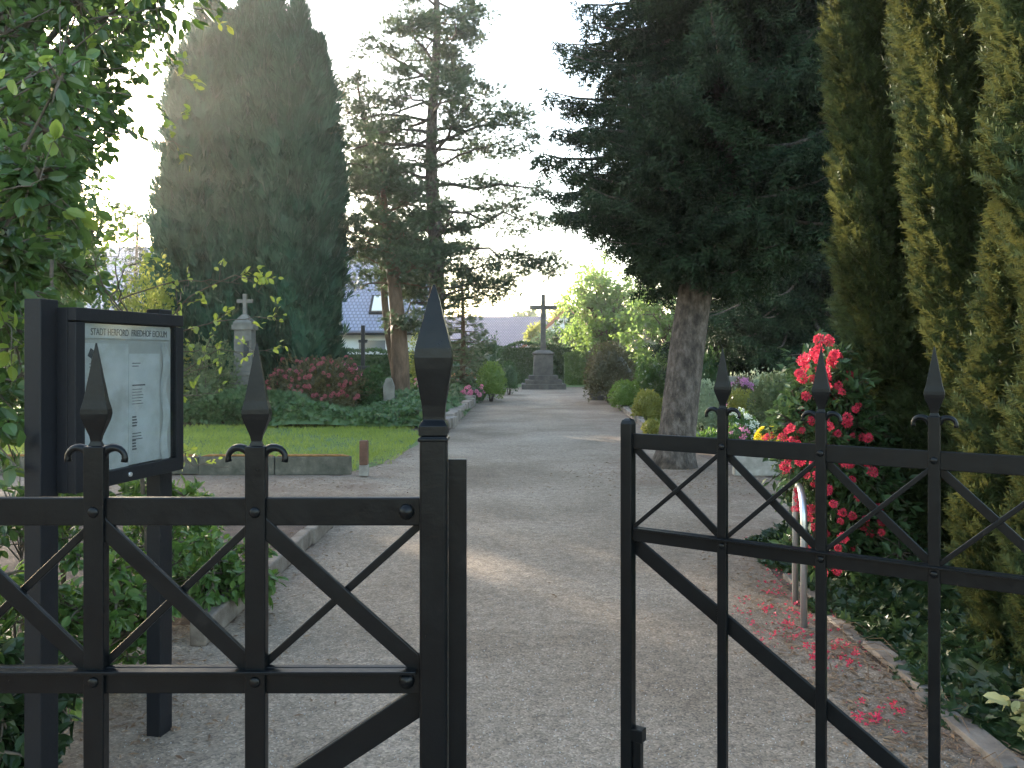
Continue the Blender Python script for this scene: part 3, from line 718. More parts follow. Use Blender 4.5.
# airy conifers in the middle: crooked limbs carrying separate clouds of sprays
def airy(name, label, base, height, zc0, rfun, nl, trunk_r, seed, lean=(0, 0), fill=1.0, csize=(.32, .6), rise=(-.15, .55), az=None):
    r = random.Random(seed); root = empty(name, tuple(base), label, 'tree', 'conifers'); tr = Acc(); cr = Acc()
    zs = height*np.linspace(0, 1, 18); ctr = np.stack([lean[0]*(zs/height)+.09*np.sin(zs*.8+seed), lean[1]*zs/height+.06*np.cos(zs), zs-.05], 1)
    rad = trunk_r*(1-zs/height)**.7+.015; rad[0] *= 1.3; tube(tr, ctr, rad, 12)
    def ax(z): return np.array([np.interp(z, zs, ctr[:, 0]), np.interp(z, zs, ctr[:, 1]), z])
    for i in range(nl):
        u = (i+r.random())/nl; z = zc0+(height*.98-zc0)*u; a = i*2.399+r.uniform(-.6, .6)
        Rr = rfun(u)*r.uniform(.5, 1.12)*(az(a, u) if az else 1)
        d = np.array([math.cos(a), math.sin(a), r.uniform(*rise)*(1-.3*u)]); n = 7; t = np.linspace(0, 1, n)
        wobv = rng.normal(size=(n, 3))*.05*Rr*t[:, None]
        pts = ax(z)+d*(t*Rr)[:, None]+wobv+np.array([0, 0, 1])*(-.16*Rr*t**2)[:, None]
        tube(tr, pts, np.interp(t, [0, 1], [.02+.013*Rr, .006]), 5, cap=False)
        m = max(2, int(Rr*3.0*fill))
        for k in range(m):
            q = r.uniform(.28, 1.08); c0 = np.array([np.interp(min(q, 1), t, pts[:, j_]) for j_ in range(3)])
            side = np.array([-d[1], d[0], 0])*r.uniform(-.38, .38)*Rr*(1.1-q*.6)
            c1 = c0+side+np.array([0, 0, r.uniform(-.15, .25)])+d*max(0, q-1)*Rr
            tube(tr, [c0, (c0+c1)/2+[0, 0, .05], c1], [.012, .009, .004], 4, cap=False)
            cs = r.uniform(*csize)*(1-.35*u); ns = int(56*(cs/.45)**2)
            for b_ in range(3):
                o_ = rng.normal(size=3)*[.5, .5, .18]*cs; c2 = c1+o_; tube(tr, [c1, c2], [.005, .002], 4, cap=False)
                p = c2+rng.normal(size=(ns, 3))*[.42, .42, .20]*cs
                dd = unit(p-c0)+rng.normal(size=(ns, 3))*.45+[0, 0, .1]
                cr.add(*inst(FAN, FAN_F, p, dd, .15*rng.uniform(.6, 1.3, ns), (0, 0, 1), .7))
    tr.build('trunk', M['bark'] if trunk_r < .28 and height > 12 else M['red_bark'], root); cr.build('crown', G['cedar'], root); print(name, 'tris', cr.n//4)
airy('airy_conifer', 'tall airy conifer with straight dark trunk left of the stone cross', ((434-512)/F*24, 24, 0), 14.6, 2.7,
    lambda u: 2.1+1.7*u/.3 if u < .3 else 3.75*(1-(u-.3)/.7)**.6+.25, 78, .27, 5, az=lambda a, u: 1.0+.12*math.cos(a), lean=(.0, 0), fill=.88, csize=(.28, .5))
airy('airy_conifer', 'slender leaning conifer with wide brown lower trunk in front of the white house', ((401-512)/F*22, 22, 0), 6.8, 3.4,
    lambda u: 1.7*(1-u)**.4, 30, .27, 6, lean=(-.5, .3), fill=.9, csize=(.25, .5))
airy('airy_conifer', 'thin bare-stemmed conifer between the cypress and the tall airy conifer', ((400-512)/F*25, 25, 0), 10.6, 4.3,
    lambda u: 1.35*(1-u)**.3, 34, .12, 9, lean=(-1.3, 0), fill=.8, csize=(.25, .48))
branchy_conifer('young_conifer', 'soft mid-green conifer low behind the end spear of the left gate', ((462-512)/F*27, 27, 0), 4.6, .5,
    lambda u: 1.25*(1-u)**.6, 60, G['sage'], .09, droop=.1, upturn=.25, tw=.13, sh=.22, tmpl=(FAN, FAN_F), twl=.5, hang=.3, seed=12, barkmat=M['red_bark'], inner=.15)
branchy_conifer('young_conifer', 'small pointed fir seen against the sky between left tree and cypress', ((137-512)/F*30, 30, 0), 6.9, .5,
    lambda u: 1.1*(1-u), 60, G['spruce'], .09, droop=.2, upturn=.2, tw=.15, sh=.25, twl=.4, hang=.4, seed=14, inner=.1)

def plume_tree(name, label, root_xy, plumes, mat, tmpl, size, dens, group, core=.72, lumpy=1.0, up=1.0, out=.45, seed=1, trunk=.2, cat='tree', jit=.10, band=None):
    """plumes: (x,y,z0,z1,radius,lean_x,lean_y, full) upward-growing columns that make one crown"""
    root = empty(name, (root_xy[0], root_xy[1], 0), label, cat, group); org = np.array([root_xy[0], root_xy[1], 0])
    cr = Acc(); tr = Acc(); cnt = 0
    for (x, y, z0, z1, rd, lx, ly) in plumes:
        h = z1-z0
        tube(tr, [(root_xy[0]+(x-root_xy[0])*.15, root_xy[1]+(y-root_xy[1])*.15, -.05), (x, y, z0+h*.15), (x+lx*.5, y+ly*.5, z0+h*.5), (x+lx, y+ly, z0+h*.93)], [trunk, trunk*.6, trunk*.35, .01], 7)
        prof = lambda u: rd*np.clip(np.minimum((u+.03)*5, 1), 0, 1)**.6*np.clip(1-u, 0, 1)**.5*(1.0)
        lf = lambda A, U: 1+lumpy*(.16*np.sin(A*3+U*9+x*3)+.10*np.sin(A*2-U*21+y)+(.10*np.sin(A*5+U*34+y*5)*(lumpy > 1)))
        # lumpy core so that the mass is dense
        nz, na = 44, 20; u = np.linspace(0, 1, nz); an = np.linspace(0, 2*np.pi, na, endpoint=False)
        rr = prof(u)[:, None]*core*lf(an, u[:, None])
        cv = np.stack([x+lx*u[:, None]+rr*np.cos(an), y+ly*u[:, None]+rr*np.sin(an), (z0+h*u*.97)[:, None]+0*rr], -1).reshape(-1, 3)
        i = np.arange(nz-1)[:, None]*na; j = np.arange(na)[None]; k = (j+1) % na
        cr.add(cv, np.stack([i+j, i+k, i+na+k, i+na+j], -1).reshape(-1, 4))
        n = int(dens*2*math.pi*rd*h); uu = rng.random(n)**.95; aa = rng.random(n)*2*np.pi
        lump = lf(aa, uu)
        rad = prof(uu)*lump*(1.05-np.abs(rng.normal(size=n))*jit)
        pos = np.stack([x+lx*uu+rad*np.cos(aa), y+ly*uu+rad*np.sin(aa), z0+h*uu], 1)
        if band: pos = pos[band(pos)]; aa = aa[:len(pos)] if len(aa) != len(pos) else aa
        d = np.stack([np.cos(aa)*out, np.sin(aa)*out, np.full(len(pos), up)], 1)+rng.normal(size=(len(pos), 3))*.25
        cr.add(*inst(tmpl[0], tmpl[1], pos, d, size*rng.uniform(.6, 1.35, len(pos)))); cnt += n
    print(name, 'sprays', cnt)
    tr.V = [v-org for v in tr.V]; cr.V = [v-org for v in cr.V]
    tr.build('trunk', M['red_bark'], root); cr.build('crown', mat, root)
    return root

# big cypress, left of centre
pl = []; Yc = 21.0
def X_(px, Y): return (px-512)/F*Y
rr_ = random.Random(4)
for (px, ptop, w) in ((186, 45, 24), (206, 6, 27), (228, 22, 26), (250, 5, 27), (275, 3, 28), (302, 10, 27), (320, 45, 23), (328, 115, 16)):
    for row in range(3):
        yy = Yc+(row-1)*.95+rr_.uniform(-.2, .2); xx = X_(px-(24 if px > 310 else 0), yy)+(row-1)*.25
        zt = H+(HY-ptop)/F*yy-abs(row-1)*rr_.uniform(.3, 1.4)
        pl.append((xx, yy, .1, zt, w/F*yy*rr_.uniform(1.15, 1.4), (X_(250, yy)-xx)*.10 if px < 310 else .6, 0))
plume_tree('cypress_tree', 'huge dense dark-green cypress with a broad many-peaked top', (X_(250, 21), 21), pl, G['cypress'], (FAN*[.75, 1, 1], FAN_F), .42, 46, 'conifers', seed=4, jit=.20, core=.72, out=.24, lumpy=1.9)

# yews on the right
def yew(label, root_xy, pls, dens, seed):
    plume_tree('yew_tree', label, root_xy, pls, G['yew'], (YEW, YEW_F), .095, dens, 'columnar yews on the right', seed=seed, out=.85, up=.75, jit=.17, trunk=.045, core=.74, lumpy=1.35)
# each plume: x,y,z0,z1,r,leanx,leany
yew('columnar yew nearest the spruce, its left edge lit by the sun', (2.75, 5.1),
    [(2.40, 5.05, 1.35, 5.8, .33, -.08, 0), (2.66, 5.25, .8, 6.0, .36, -.1, .1), (2.98, 5.4, .1, 5.6, .42, -.1, .2), (2.95, 5.5, -.3, 3.2, .42, -.2, 0), (2.70, 5.0, -.3, 2.6, .27, -.1, 0)], 2300, 1)
yew('middle columnar yew leaning out over the open gate leaf', (2.85, 4.2),
    [(2.80, 4.2, .1, 5.1, .29, -.84, 0), (3.02, 4.4, .1, 5.4, .32, -.5, .1), (2.95, 4.75, .3, 4.9, .3, -.3, .1), (2.60, 3.98, -.25, 2.6, .25, -.12, 0), (2.9, 4.2, .0, 2.6, .25, -.1, 0), (2.40, 3.70, -.3, 2.2, .26, -.05, 0)], 2500, 2)
yew('rightmost columnar yew, cut off by the edge of the photo', (2.75, 3.45),
    [(2.55, 3.4, .95, 4.4, .26, -.45, 0), (2.64, 3.35, .0, 2.4, .26, -.1, .1), (2.36, 3.32, -.3, 2.0, .23, -.04, 0), (2.85, 3.6, .1, 4.4, .34, -.1, .1)], 2600, 3)

def leafy(name, label, base, clumps, mat, leaf, size, npc, trunk_r=.1, group=None, cat='tree', barkm=None, up=.2, droop=.2, spread=.5, flat_=1.0, trunk_h=None, parts=('trunk', 'crown')):
    """clumps: (x,y,z,r) leaf clouds, each reached by its own limb"""
    root = empty(name, tuple(base), label, cat, group); org = np.array(base, float)
    tr = Acc(); cr = Acc(); th = trunk_h or max(c[2] for c in clumps)*.6
    cx = np.mean([c[0] for c in clumps]); cy = np.mean([c[1] for c in clumps])
    top = np.array([base[0]*.5+cx*.5, base[1]*.5+cy*.5, th])
    tube(tr, [np.array(base)-[0, 0, .05], np.array(base)*.6+top*.4+[0.05, 0, 0], top], [trunk_r*1.2, trunk_r*.85, trunk_r*.5], 9)
    for (x, y, z, r_) in clumps:
        s = random.uniform(.35, 1.0) if z > th*.5 else random.uniform(.1, .4)
        st_ = np.array(base)*(1-s)+top*s; e = np.array([x, y, z]); md = (st_+e)/2+np.array([0, 0, .12*np.linalg.norm(e-st_)])+rng.normal(size=3)*.06*np.linalg.norm(e-st_)
        tube(tr, [st_, md, e], [trunk_r*.38, trunk_r*.2, .004], 5, cap=False)
        nt_ = max(4, int(npc/14))
        dirs = unit(rng.normal(size=(nt_, 3))*[1, 1, flat_]); 
        for dvec in dirs:
            L_ = r_*rng.uniform(.55, 1.15); e2 = e+dvec*L_+np.array([0, 0, -droop*L_])
            tube(tr, [e, (e+e2)/2+[0, 0, .08*L_], e2], [.008, .005, .002], 4, cap=False)
            q = rng.uniform(.15, 1.05, 14)[:, None]; pos = e+(e2-e)*q+rng.normal(size=(14, 3))*r_*.10
            fw = dvec[None]*.5+rng.normal(size=(14, 3))*spread+np.array([0, 0, -droop])
            cr.add(*inst(leaf[0], leaf[1], pos, fw, size*rng.uniform(.6, 1.25, 14), (0, 0, 1), .6))
    tr.V = [v-org for v in tr.V]; cr.V = [v-org for v in cr.V]
    tr.build(parts[0], barkm or M['twig'], root); cr.build(parts[1], mat, root)
    return root

def cloud(n, c, rad, shell=.5, rs=(.35, .6), seed=1):
    r = random.Random(seed); out = []
    while len(out) < n:
        v = np.array([r.gauss(0, 1) for _ in range(3)]); v /= np.linalg.norm(v)
        q = (shell+(1-shell)*r.random())
        out.append((c[0]+v[0]*rad[0]*q, c[1]+v[1]*rad[1]*q, max(.1, c[2]+v[2]*rad[2]*q), r.uniform(*rs)))
    return out

# maple behind the cross
leafy('maple_tree', 'fresh light-green tree right of the stone cross', (4.9, 40, 0), cloud(90, (4.7, 40, 3.9), (2.5, 2, 2.7), .35, (.6, 1.0), 3), G['maple'], (RH, RH_F), .20, 130, .22, 'broadleaf trees', droop=.3, flat_=.45, barkm=M['red_bark'], trunk_h=3.5)
leafy('maple_tree', 'second light-green tree partly hidden behind the big spruce', (7.4, 36, 0), cloud(60, (7.2, 36, 3.2), (2.2, 2, 2.4), .35, (.6, 1.0), 5), G['maple'], (RH, RH_F), .20, 120, .2, 'broadleaf trees', droop=.3, flat_=.45, barkm=M['red_bark'], trunk_h=3)

# large dark broadleaf tree at left, behind the notice cabinet
def left_tree():
    cl = []
    r = random.Random(21)
    # image-space targets give the silhouette; each gets its own real distance
    for _ in range(140):
        py = r.uniform(-160, 300); edge = np.interp(py, [-160, 0, 60, 120, 170, 250, 300], [190, 165, 140, 110, 80, 100, 110])
        px = r.uniform(-180, edge-12)**1.0; Y = r.uniform(4.8, 7.8)
        x, y, z = P(px, py, Y); cl.append((x, y, z, r.uniform(.28, .45)))
    leafy('broadleaf_tree', 'large dark leafy tree behind the notice cabinet at the left edge', (-5.0, 6.3, 0), cl, G['left'], (LEAF, LEAF_F), .085, 200, .17, 'broadleaf trees', droop=.25, trunk_h=3.2)
left_tree()
leafy('broadleaf_tree', 'broad tree added far back left of the cypress to shade the path', (-12.9, 21, 0), cloud(80, (-12.9, 21, 4.4), (2.6, 2.4, 4.2), .3, (.7, 1.1), 40), G['left'], (RH, RH_F), .2, 150, .25, 'broadleaf trees')  # tree put in to throw its shade over the near path
def near_left():
    cl = []; r = random.Random(33)
    for _ in range(52):
        py = r.uniform(60, 420); edge = np.interp(py, [60, 150, 220, 300, 420], [60, 78, 70, 40, 18])
        px = r.uniform(-150, edge); Y = r.uniform(2.6, 3.6)
        x, y, z = P(px, py, Y); cl.append((x, y, z, r.uniform(.14, .24)))
    leafy('hazel_bush', 'leafy bush with large round leaves overhanging the left of the cabinet', (-2.6, 3.2, 0), cl, G['left'], (LEAF, LEAF_F), .058, 150, .05, 'bushes by the gate', droop=.25, cat='bush', parts=('stems', 'leaves'))
near_left()

def spray(label, pts_px, Y, nleaf, size, mat, seed, group='sunlit twigs'):
    """twigs that reach out over the bed; each polyline in the list is one shoot of the same bush"""
    r = random.Random(seed); root = None
    tr = Acc(); cr = Acc()
    p0 = P(*pts_px[0][0], Y); root = empty('hazel_shoot', (p0[0], p0[1], 0), label, 'bush', group); org = np.array([p0[0], p0[1], 0])
    # stem down to the ground
    tube(tr, [(p0[0], p0[1]+.05, 0), (p0[0]-.05, p0[1], p0[2]*.6), p0], [.016, .012, .006], 6)
    for line in pts_px:
        pts = np.array([P(px, py, Y+r.uniform(-.25, .25)) for px, py in line])
        if len(pts) > 1 and line is not pts_px[0]: tube(tr, [p0, (np.array(p0)+pts[0])/2, pts[0]], [.005, .004, .004], 5, cap=False)
        t = np.linspace(0, 1, 12); s = np.linspace(0, 1, len(pts)); pp = np.stack([np.interp(t, s, pts[:, k]) for k in range(3)], 1)+rng.normal(size=(12, 3))*.006
        tube(tr, pp, np.interp(t, [0, 1], [.0045, .0012]), 5, cap=False)
        d = unit(pts[-1]-pts[0])
        L_ = np.linalg.norm(pts[-1]-pts[0]); ns = max(3, int(L_*9))
        for k in range(ns):
            q = (k+r.random())/ns; b = np.array([np.interp(q, t, pp[:, m]) for m in range(3)])
            sd = unit(d*.6+rng.normal(size=3)*.8+np.array([0, 0, .15])); l2 = r.uniform(.05, .16)
            tube(tr, [b, b+sd*l2], [.002, .001], 4, cap=False)
            m = max(2, int(nleaf*l2/.1)); qq = rng.uniform(.3, 1.1, m)[:, None]
            cr.add(*inst(LEAF, LEAF_F, b+sd*l2*qq+rng.normal(size=(m, 3))*.008, sd+rng.normal(size=(m, 3))*.6, size*rng.uniform(.5, 1.2, m), (0, 0, 1), .6))
    tr.V = [v-org for v in tr.V]; cr.V = [v-org for v in cr.V]
    tr.build('stems', M['twig'], root); cr.build('leaves', mat, root)
spray('bush with bright yellow-green twigs reaching right above the notice cabinet', [
    [(150, 345), (185, 300), (240, 272), (262, 296)], [(120, 300), (160, 285), (205, 280), (243, 284)], [(150, 340), (200, 325), (250, 318), (284, 320)],
    [(165, 350), (200, 350), (230, 340)], [(170, 380), (215, 352), (275, 352)], [(165, 390), (190, 372), (220, 365)], [(110, 300), (125, 268), (150, 262)], [(170, 400), (190, 395), (222, 392)],
    [(120, 300), (115, 262), (128, 240)], [(178, 330), (180, 300), (188, 282)], [(160, 370), (175, 340), (178, 318)], [(170, 420), (178, 440), (190, 470)], [(172, 440), (182, 462), (228, 468)], [(105, 290), (95, 262), (90, 250)]], 4.3, 6, .042, G['hazel'], 2)
spray('high twigs with small lit leaves hanging in front of the cypress', [
    [(60, 60), (110, 70), (170, 60), (205, 100)], [(80, 130), (140, 135), (190, 150)], [(70, 20), (130, 15), (178, 40), (188, 80)], [(110, 20), (170, 5), (232, 14)], [(100, 90), (150, 100), (184, 130)], [(60, 0), (120, -10), (240, 4)]], 4.6, 6, .05, G['hazel'], 5)
spray('large round bright leaves at the left edge of the photo', [
    [(-40, 190), (0, 150), (30, 140)], [(-40, 200), (10, 190), (50, 178)], [(-30, 260), (20, 240), (60, 235)], [(-30, 100), (20, 80), (60, 60)], [(-30, 230), (20, 215), (62, 200)], [(-30, 310), (5, 320), (22, 345)], [(-30, 380), (0, 350), (18, 340)]], 2.7, 5, .07, G['hazel'], 7)

# ------------------------------------------------------------------ shrubs
def shrub(name, label, c, w, h, d, mat, leaf=(RH, RH_F), size=.06, n=1500, group='shrubs in the beds', cat='shrub', shape=2.0, blooms=None, lump=.12, z0=0, seed=0, up=.5, core=.82, coremat=None):
    root = empty(name, (c[0], c[1], 0), label, cat, group)
    st_ = Acc()
    for k in range(5):
        a = k*1.3+seed; tube(st_, [(.03*math.cos(a), .03*math.sin(a), -.03), (w*.2*math.cos(a), d*.2*math.sin(a), z0+h*.5), (w*.3*math.cos(a), d*.3*math.sin(a), z0+h*.8)], [.02, .012, .004], 5)
    st_.build('stems', M['twig'], root)
    def lumpf(th, ph): return 1+lump*(np.sin(th*3+seed*1.7)*np.sin(ph*4+seed)+.6*np.sin(th*7+seed*3)*np.cos(ph*6))
    cr = Acc()
    th = np.linspace(0, 2*np.pi, 22, endpoint=False)[None]; ph = np.linspace(-.5, math.pi/2, 10)[:, None]
    L_ = lumpf(th, ph)*core
    cv = np.stack([w/2*np.cos(ph)*np.cos(th)*L_, d/2*np.cos(ph)*np.sin(th)*L_, z0+h*.42+h*.56*np.sin(ph)*L_*np.ones_like(th)], -1).reshape(-1, 3); cv[:, 2] = np.maximum(cv[:, 2], .01)
    na = 22; i = np.arange(9)[:, None]*na; j = np.arange(na)[None]; k = (j+1) % na
    cr.add(cv, np.stack([i+j, i+k, i+na+k, i+na+j], -1).reshape(-1, 4))
    def pts(n, jit=.1, lowest=-.7):
        th = rng.random(n)*2*np.pi; s = rng.uniform(lowest, 1, n); ph = np.arcsin(s)
        L_ = lumpf(th, ph)*(1-np.abs(rng.normal(size=n))*jit)
        p = np.stack([w/2*np.cos(ph)**(2/shape)*np.cos(th)*L_, d/2*np.cos(ph)**(2/shape)*np.sin(th)*L_, z0+h*.45+h*.55*s*L_], 1)
        nn = np.stack([np.cos(ph)*np.cos(th), np.cos(ph)*np.sin(th), s], 1)
        ok = p[:, 2] > .01; return p[ok], nn[ok]
    p, nn = pts(n)
    cr.add(*inst(leaf[0], leaf[1], p, nn+np.array([0, 0, up])+rng.normal(size=p.shape)*.5, size*rng.uniform(.6, 1.3, len(p)), (0, 0, 1), .8))
    cr.build('foliage', mat, root)
    for (fm, nb, sz, tm) in (blooms or []):
        p, nn = pts(nb, .03, -.2); a = Acc()
        p = p+nn*sz*.3
        a.add(*inst(tm[0], tm[1], p, nn+[0, -.3, .3], sz*rng.uniform(.7, 1.2, len(p)))); a.build('blossoms', fm, root)
    return root
def shrub_px(name, label, px, pyb, wpx, hpx, mat, Y=None, **k):
    if Y is None: Y = gnd(px, pyb)[1]
    w = wpx/F*Y; h = hpx/F*Y+max(0, (gnd(px, 400)[2]))
    d = k.pop('depth', w)
    z_bottom = H-(pyb-HY)/F*Y; hh = hpx/F*Y+z_bottom      # grow down to the ground
    return shrub(name, label, ((px-512)/F*Y, Y+d/2*.6), w, hh, d, mat, **k)
TB = (BLOOM, BLOOM_F); TT = (TRUSS, TRUSS_F)
# left side
shrub_px('rhododendron', 'wide dark shrub dotted with crimson flowers beside the grey pillar grave', 312, 404, 105, 44, G['olive'], Y=18.6, size=.10, n=5200, blooms=[(FL['crimson'], 210, .085, TT)], leaf=(RH, RH_F), seed=1, lump=.2)
shrub_px('juniper', 'low spreading grey-green juniper mound in front of the pillar grave', 240, 427, 132, 33, G['juniper'], Y=17.0, size=.13, n=5200, leaf=(FAN, FAN_F), depth=1.6, seed=2, lump=.15, up=.3)
shrub_px('conifer_dwarf', 'little dark pyramid conifer left of the pale headstone', 372, 410, 30, 40, G['hedge'], Y=19, size=.10, n=1400, leaf=(FAN, FAN_F), seed=3)
shrub_px('peony_bush', 'small bush topped with vivid pink flowers beside the black cross', 345, 392, 26, 24, G['hedge'], Y=20.5, size=.08, n=500, blooms=[(FL['pink'], 26, .17, TT)], seed=4)
shrub_px('loose_shrub', 'tangled yellowish shrub between cabinet and pillar grave', 200, 412, 58, 66, G['sage'], Y=17.2, size=.09, n=2600, seed=5, lump=.35, core=.4)
shrub_px('loose_shrub', 'loose bright shrub right above the notice cabinet', 140, 400, 60, 130, G['yellowgreen'], Y=17.5, size=.085, n=4200, seed=6, lump=.3, core=.5)
shrub_px('loose_shrub', 'dark evergreen shrub behind the notice cabinet', 90, 410, 120, 120, G['hedge'], Y=18, size=.1, n=5000, seed=7, lump=.25, core=.7)
shrub_px('loose_shrub', 'grey-leaved shrub at the foot of the cypress', 215, 392, 60, 50, G['under'], Y=19.5, size=.08, n=1800, seed=8, lump=.3, core=.6)
shrub_px('box_ball', 'bright green clipped ball left of the path end', 491, 388, 29, 26, G['box_ball'], Y=25.5, size=.07, n=1800, seed=9, lump=.07)
shrub_px('box_ball', 'dark clipped ball tucked behind the bright green one', 509, 388, 20, 27, G['hedge'], Y=30, size=.07, n=900, seed=10, lump=.05)
shrub_px('azalea_bush', 'low shrub with pale pink flowers before the bright green ball', 473, 394, 22, 9, G['ivy'], Y=24.5, size=.07, n=500, blooms=[(FL['pink'], 22, .12, TT)], seed=11)
shrub_px('bedding_plants', 'low salmon-red flowers behind the ivy bed', 462, 384, 44, 10, G['under'], Y=28, size=.08, n=500, blooms=[(FL['orange'], 50, .11, TT)], seed=12)
shrub_px('bedding_plants', 'pinkish bedding behind the brown conifer trunk', 426, 386, 30, 12, G['under'], Y=27, size=.08, n=500, blooms=[(FL['pink'], 20, .09, TT)], seed=13)
shrub_px('yellow_shrub', 'light yellow-green shrub right of the brown conifer trunk', 418, 384, 26, 52, G['yellowgreen'], Y=28, size=.09, n=900, seed=14, lump=.25, core=.5)
shrub_px('ball_shrub', 'dark low shrub under the soft green conifer', 450, 382, 60, 22, G['hedge'], Y=31, size=.1, n=1300, seed=15)
shrub_px('ball_shrub', 'dark spiky shrub left of the bright green ball', 487, 378, 34, 38, G['hedge'], Y=33, size=.12, n=1300, seed=16, lump=.3, leaf=(FAN, FAN_F))
# right side
shrub_px('olive_shrub', 'large rounded bronze-olive shrub right of the path end', 611, 392, 50, 49, G['olive'], Y=24.5, size=.09, n=3000, seed=20, lump=.14)
shrub_px('box_ball', 'flattened yellow-green clipped ball in front of the olive shrub', 627, 402, 33, 21, G['box_ball'], Y=21.5, size=.06, n=1700, seed=21, lump=.07)
shrub_px('golden_shrub', 'golden-yellow ball shrub just left of the spruce trunk', 649, 418, 28, 26, G['gold'], Y=18, size=.07, n=1400, seed=22, lump=.12)
shrub_px('golden_shrub', 'tiny yellow-green tuft at the foot of the spruce trunk', 652, 432, 16, 11, G['gold'], Y=14.8, size=.05, n=500, seed=23)
shrub_px('pale_shrub', 'pale variegated shrub right of the spruce trunk', 706, 421, 34, 40, G['silver'], Y=14.5, size=.06, n=1700, seed=24, lump=.15)
shrub_px('golden_shrub', 'rounded gold-tipped shrub behind the white flowers', 744, 414, 38, 24, G['gold'], Y=14.8, size=.05, n=1700, seed=25, lump=.08)
shrub_px('green_shrub', 'tall dull-green shrub left of the red-flowered shrub', 782, 428, 50, 52, G['sage'], Y=13.6, size=.07, n=2600, seed=26, lump=.16)
shrub_px('green_shrub', 'wide green shrub with pale tips behind the gold-tipped shrub', 770, 400, 90, 26, G['silver'], Y=16.5, size=.07, n=2000, seed=27, lump=.2)
shrub_px('rose_bush', 'bush with lilac-pink flowers behind the gate spear', 746, 400, 30, 22, G['olive'], Y=15.4, size=.06, n=800, blooms=[(FL['lilac'], 18, .12, TT)], seed=28)
shrub_px('green_shrub', 'leafy shrub with whitish flowers between olive shrub and spruce trunk', 652, 402, 32, 42, G['under'], Y=22, size=.09, n=1600, blooms=[(FL['white'], 20, .06, TB)], seed=29, lump=.25)
shrub_px('green_shrub', 'dim leafy shrub behind the spruce trunk', 715, 400, 60, 48, G['hedge'], Y=19, size=.1, n=1800, seed=30, lump=.25)
shrub_px('white_flower_bush', 'low bush covered with cream-white flowers behind the kerb', 741, 432, 34, 20, G['under'], Y=12.9, size=.05, n=900, blooms=[(FL['white'], 90, .07, TB)], seed=31)
shrub_px('flower_clump', 'small clump of pink flowers beside the cream-white bush', 738, 437, 26, 11, G['under'], Y=12.4, size=.05, n=400, blooms=[(FL['pink'], 24, .08, TB)], seed=32)
shrub_px('green_shrub', 'low green plants right of the yellow flower pot', 800, 436, 34, 16, G['ivy'], Y=12.4, size=.06, n=900, seed=33)
shrub_px('hosta_clump', 'low green leafy strip at the foot of the spruce', 715, 440, 30, 8, G['under'], Y=12.2, size=.06, n=500, seed=34)
# yellow flowers in a pot
X, Y, _ = P(771, 440, 12.0)
r_ = empty('flower_pot', (X, Y, 0), 'terracotta pot of yellow and red flowers behind the right kerb', 'flower pot')
lathe(Acc(), [(.09, .01), (.13, .22), (.145, .22), (.145, .26), (.12, .26), (.11, .2)]).build('pot', M['terracotta'], r_)
def dome(n, w, h, z): 
    a = rng.random(n)*6.283; s = rng.random(n); q = np.sqrt(1-s*s); return np.stack([w*q*np.cos(a), w*q*np.sin(a), z+h*s], 1), np.stack([q*np.cos(a), q*np.sin(a), s+.2], 1)
p, nn = dome(300, .20, .17, .24); Acc().add(*inst(RH, RH_F, p*[.95, .95, .97], nn+rng.normal(size=p.shape)*.5, .06)).build('foliage', G['under'], r_)
p, nn = dome(130, .22, .18, .25); Acc().add(*inst(BLOOM, BLOOM_F, p, nn, .075)).build('yellow_blossoms', FL['yellow'], r_)
p, nn = dome(26, .08, .09, .27); Acc().add(*inst(BLOOM, BLOOM_F, p+[-.09, -.18, 0], nn, .07)).build('red_blossoms', FL['red'], r_)

# red-flowered shrub beside the yews
def red_bush():
    cl = []; r = random.Random(50)
    for _ in range(92):
        py = 345+265*r.random()**.8; lo, hi = np.interp(py, [335, 360, 400, 450, 520, 620], [822, 806, 794, 784, 800, 835]), np.interp(py, [335, 400, 450, 620], [842, 862, 885, 915])
        px = r.uniform(lo, hi); Yy = r.uniform(4.7, 5.3); x, y, z = P(px, py, Yy)
        if z > .08: cl.append((x, y, z, r.uniform(.12, .2)))
    root = leafy('rhododendron', 'upright shrub with vivid red flowers between bicycle stand and yews', (2.15, 5.1, 0), cl, G['ivy'], (LANCE*[1.8, 1, 1], RH_F), .07, 190, .03, 'shrubs in the beds', cat='shrub', parts=('stems', 'foliage'), droop=.1)
    a = Acc(); pos = []; 
    for _ in range(135):
        py = 338+235*r.random(); lo, hi = np.interp(py, [335, 360, 400, 450, 520, 620], [822, 800, 790, 776, 796, 840]), np.interp(py, [335, 400, 450, 620], [840, 858, 872, 905])
        x, y, z = P(lo+(hi-lo)*r.random()**1.3, py, r.uniform(4.42, 4.8)); pos.append((x, y, z))
    pos = np.array(pos); d = np.array([-.4, -1, .2])+rng.normal(size=pos.shape)*.5
    a.add(*inst(TRUSS, TRUSS_F, pos, d, rng.uniform(.028, .054, len(pos)))); a.V = [v-np.array([2.15, 5.1, 0]) for v in a.V]; a.build('blossoms', FL['red'], root)
red_bush()
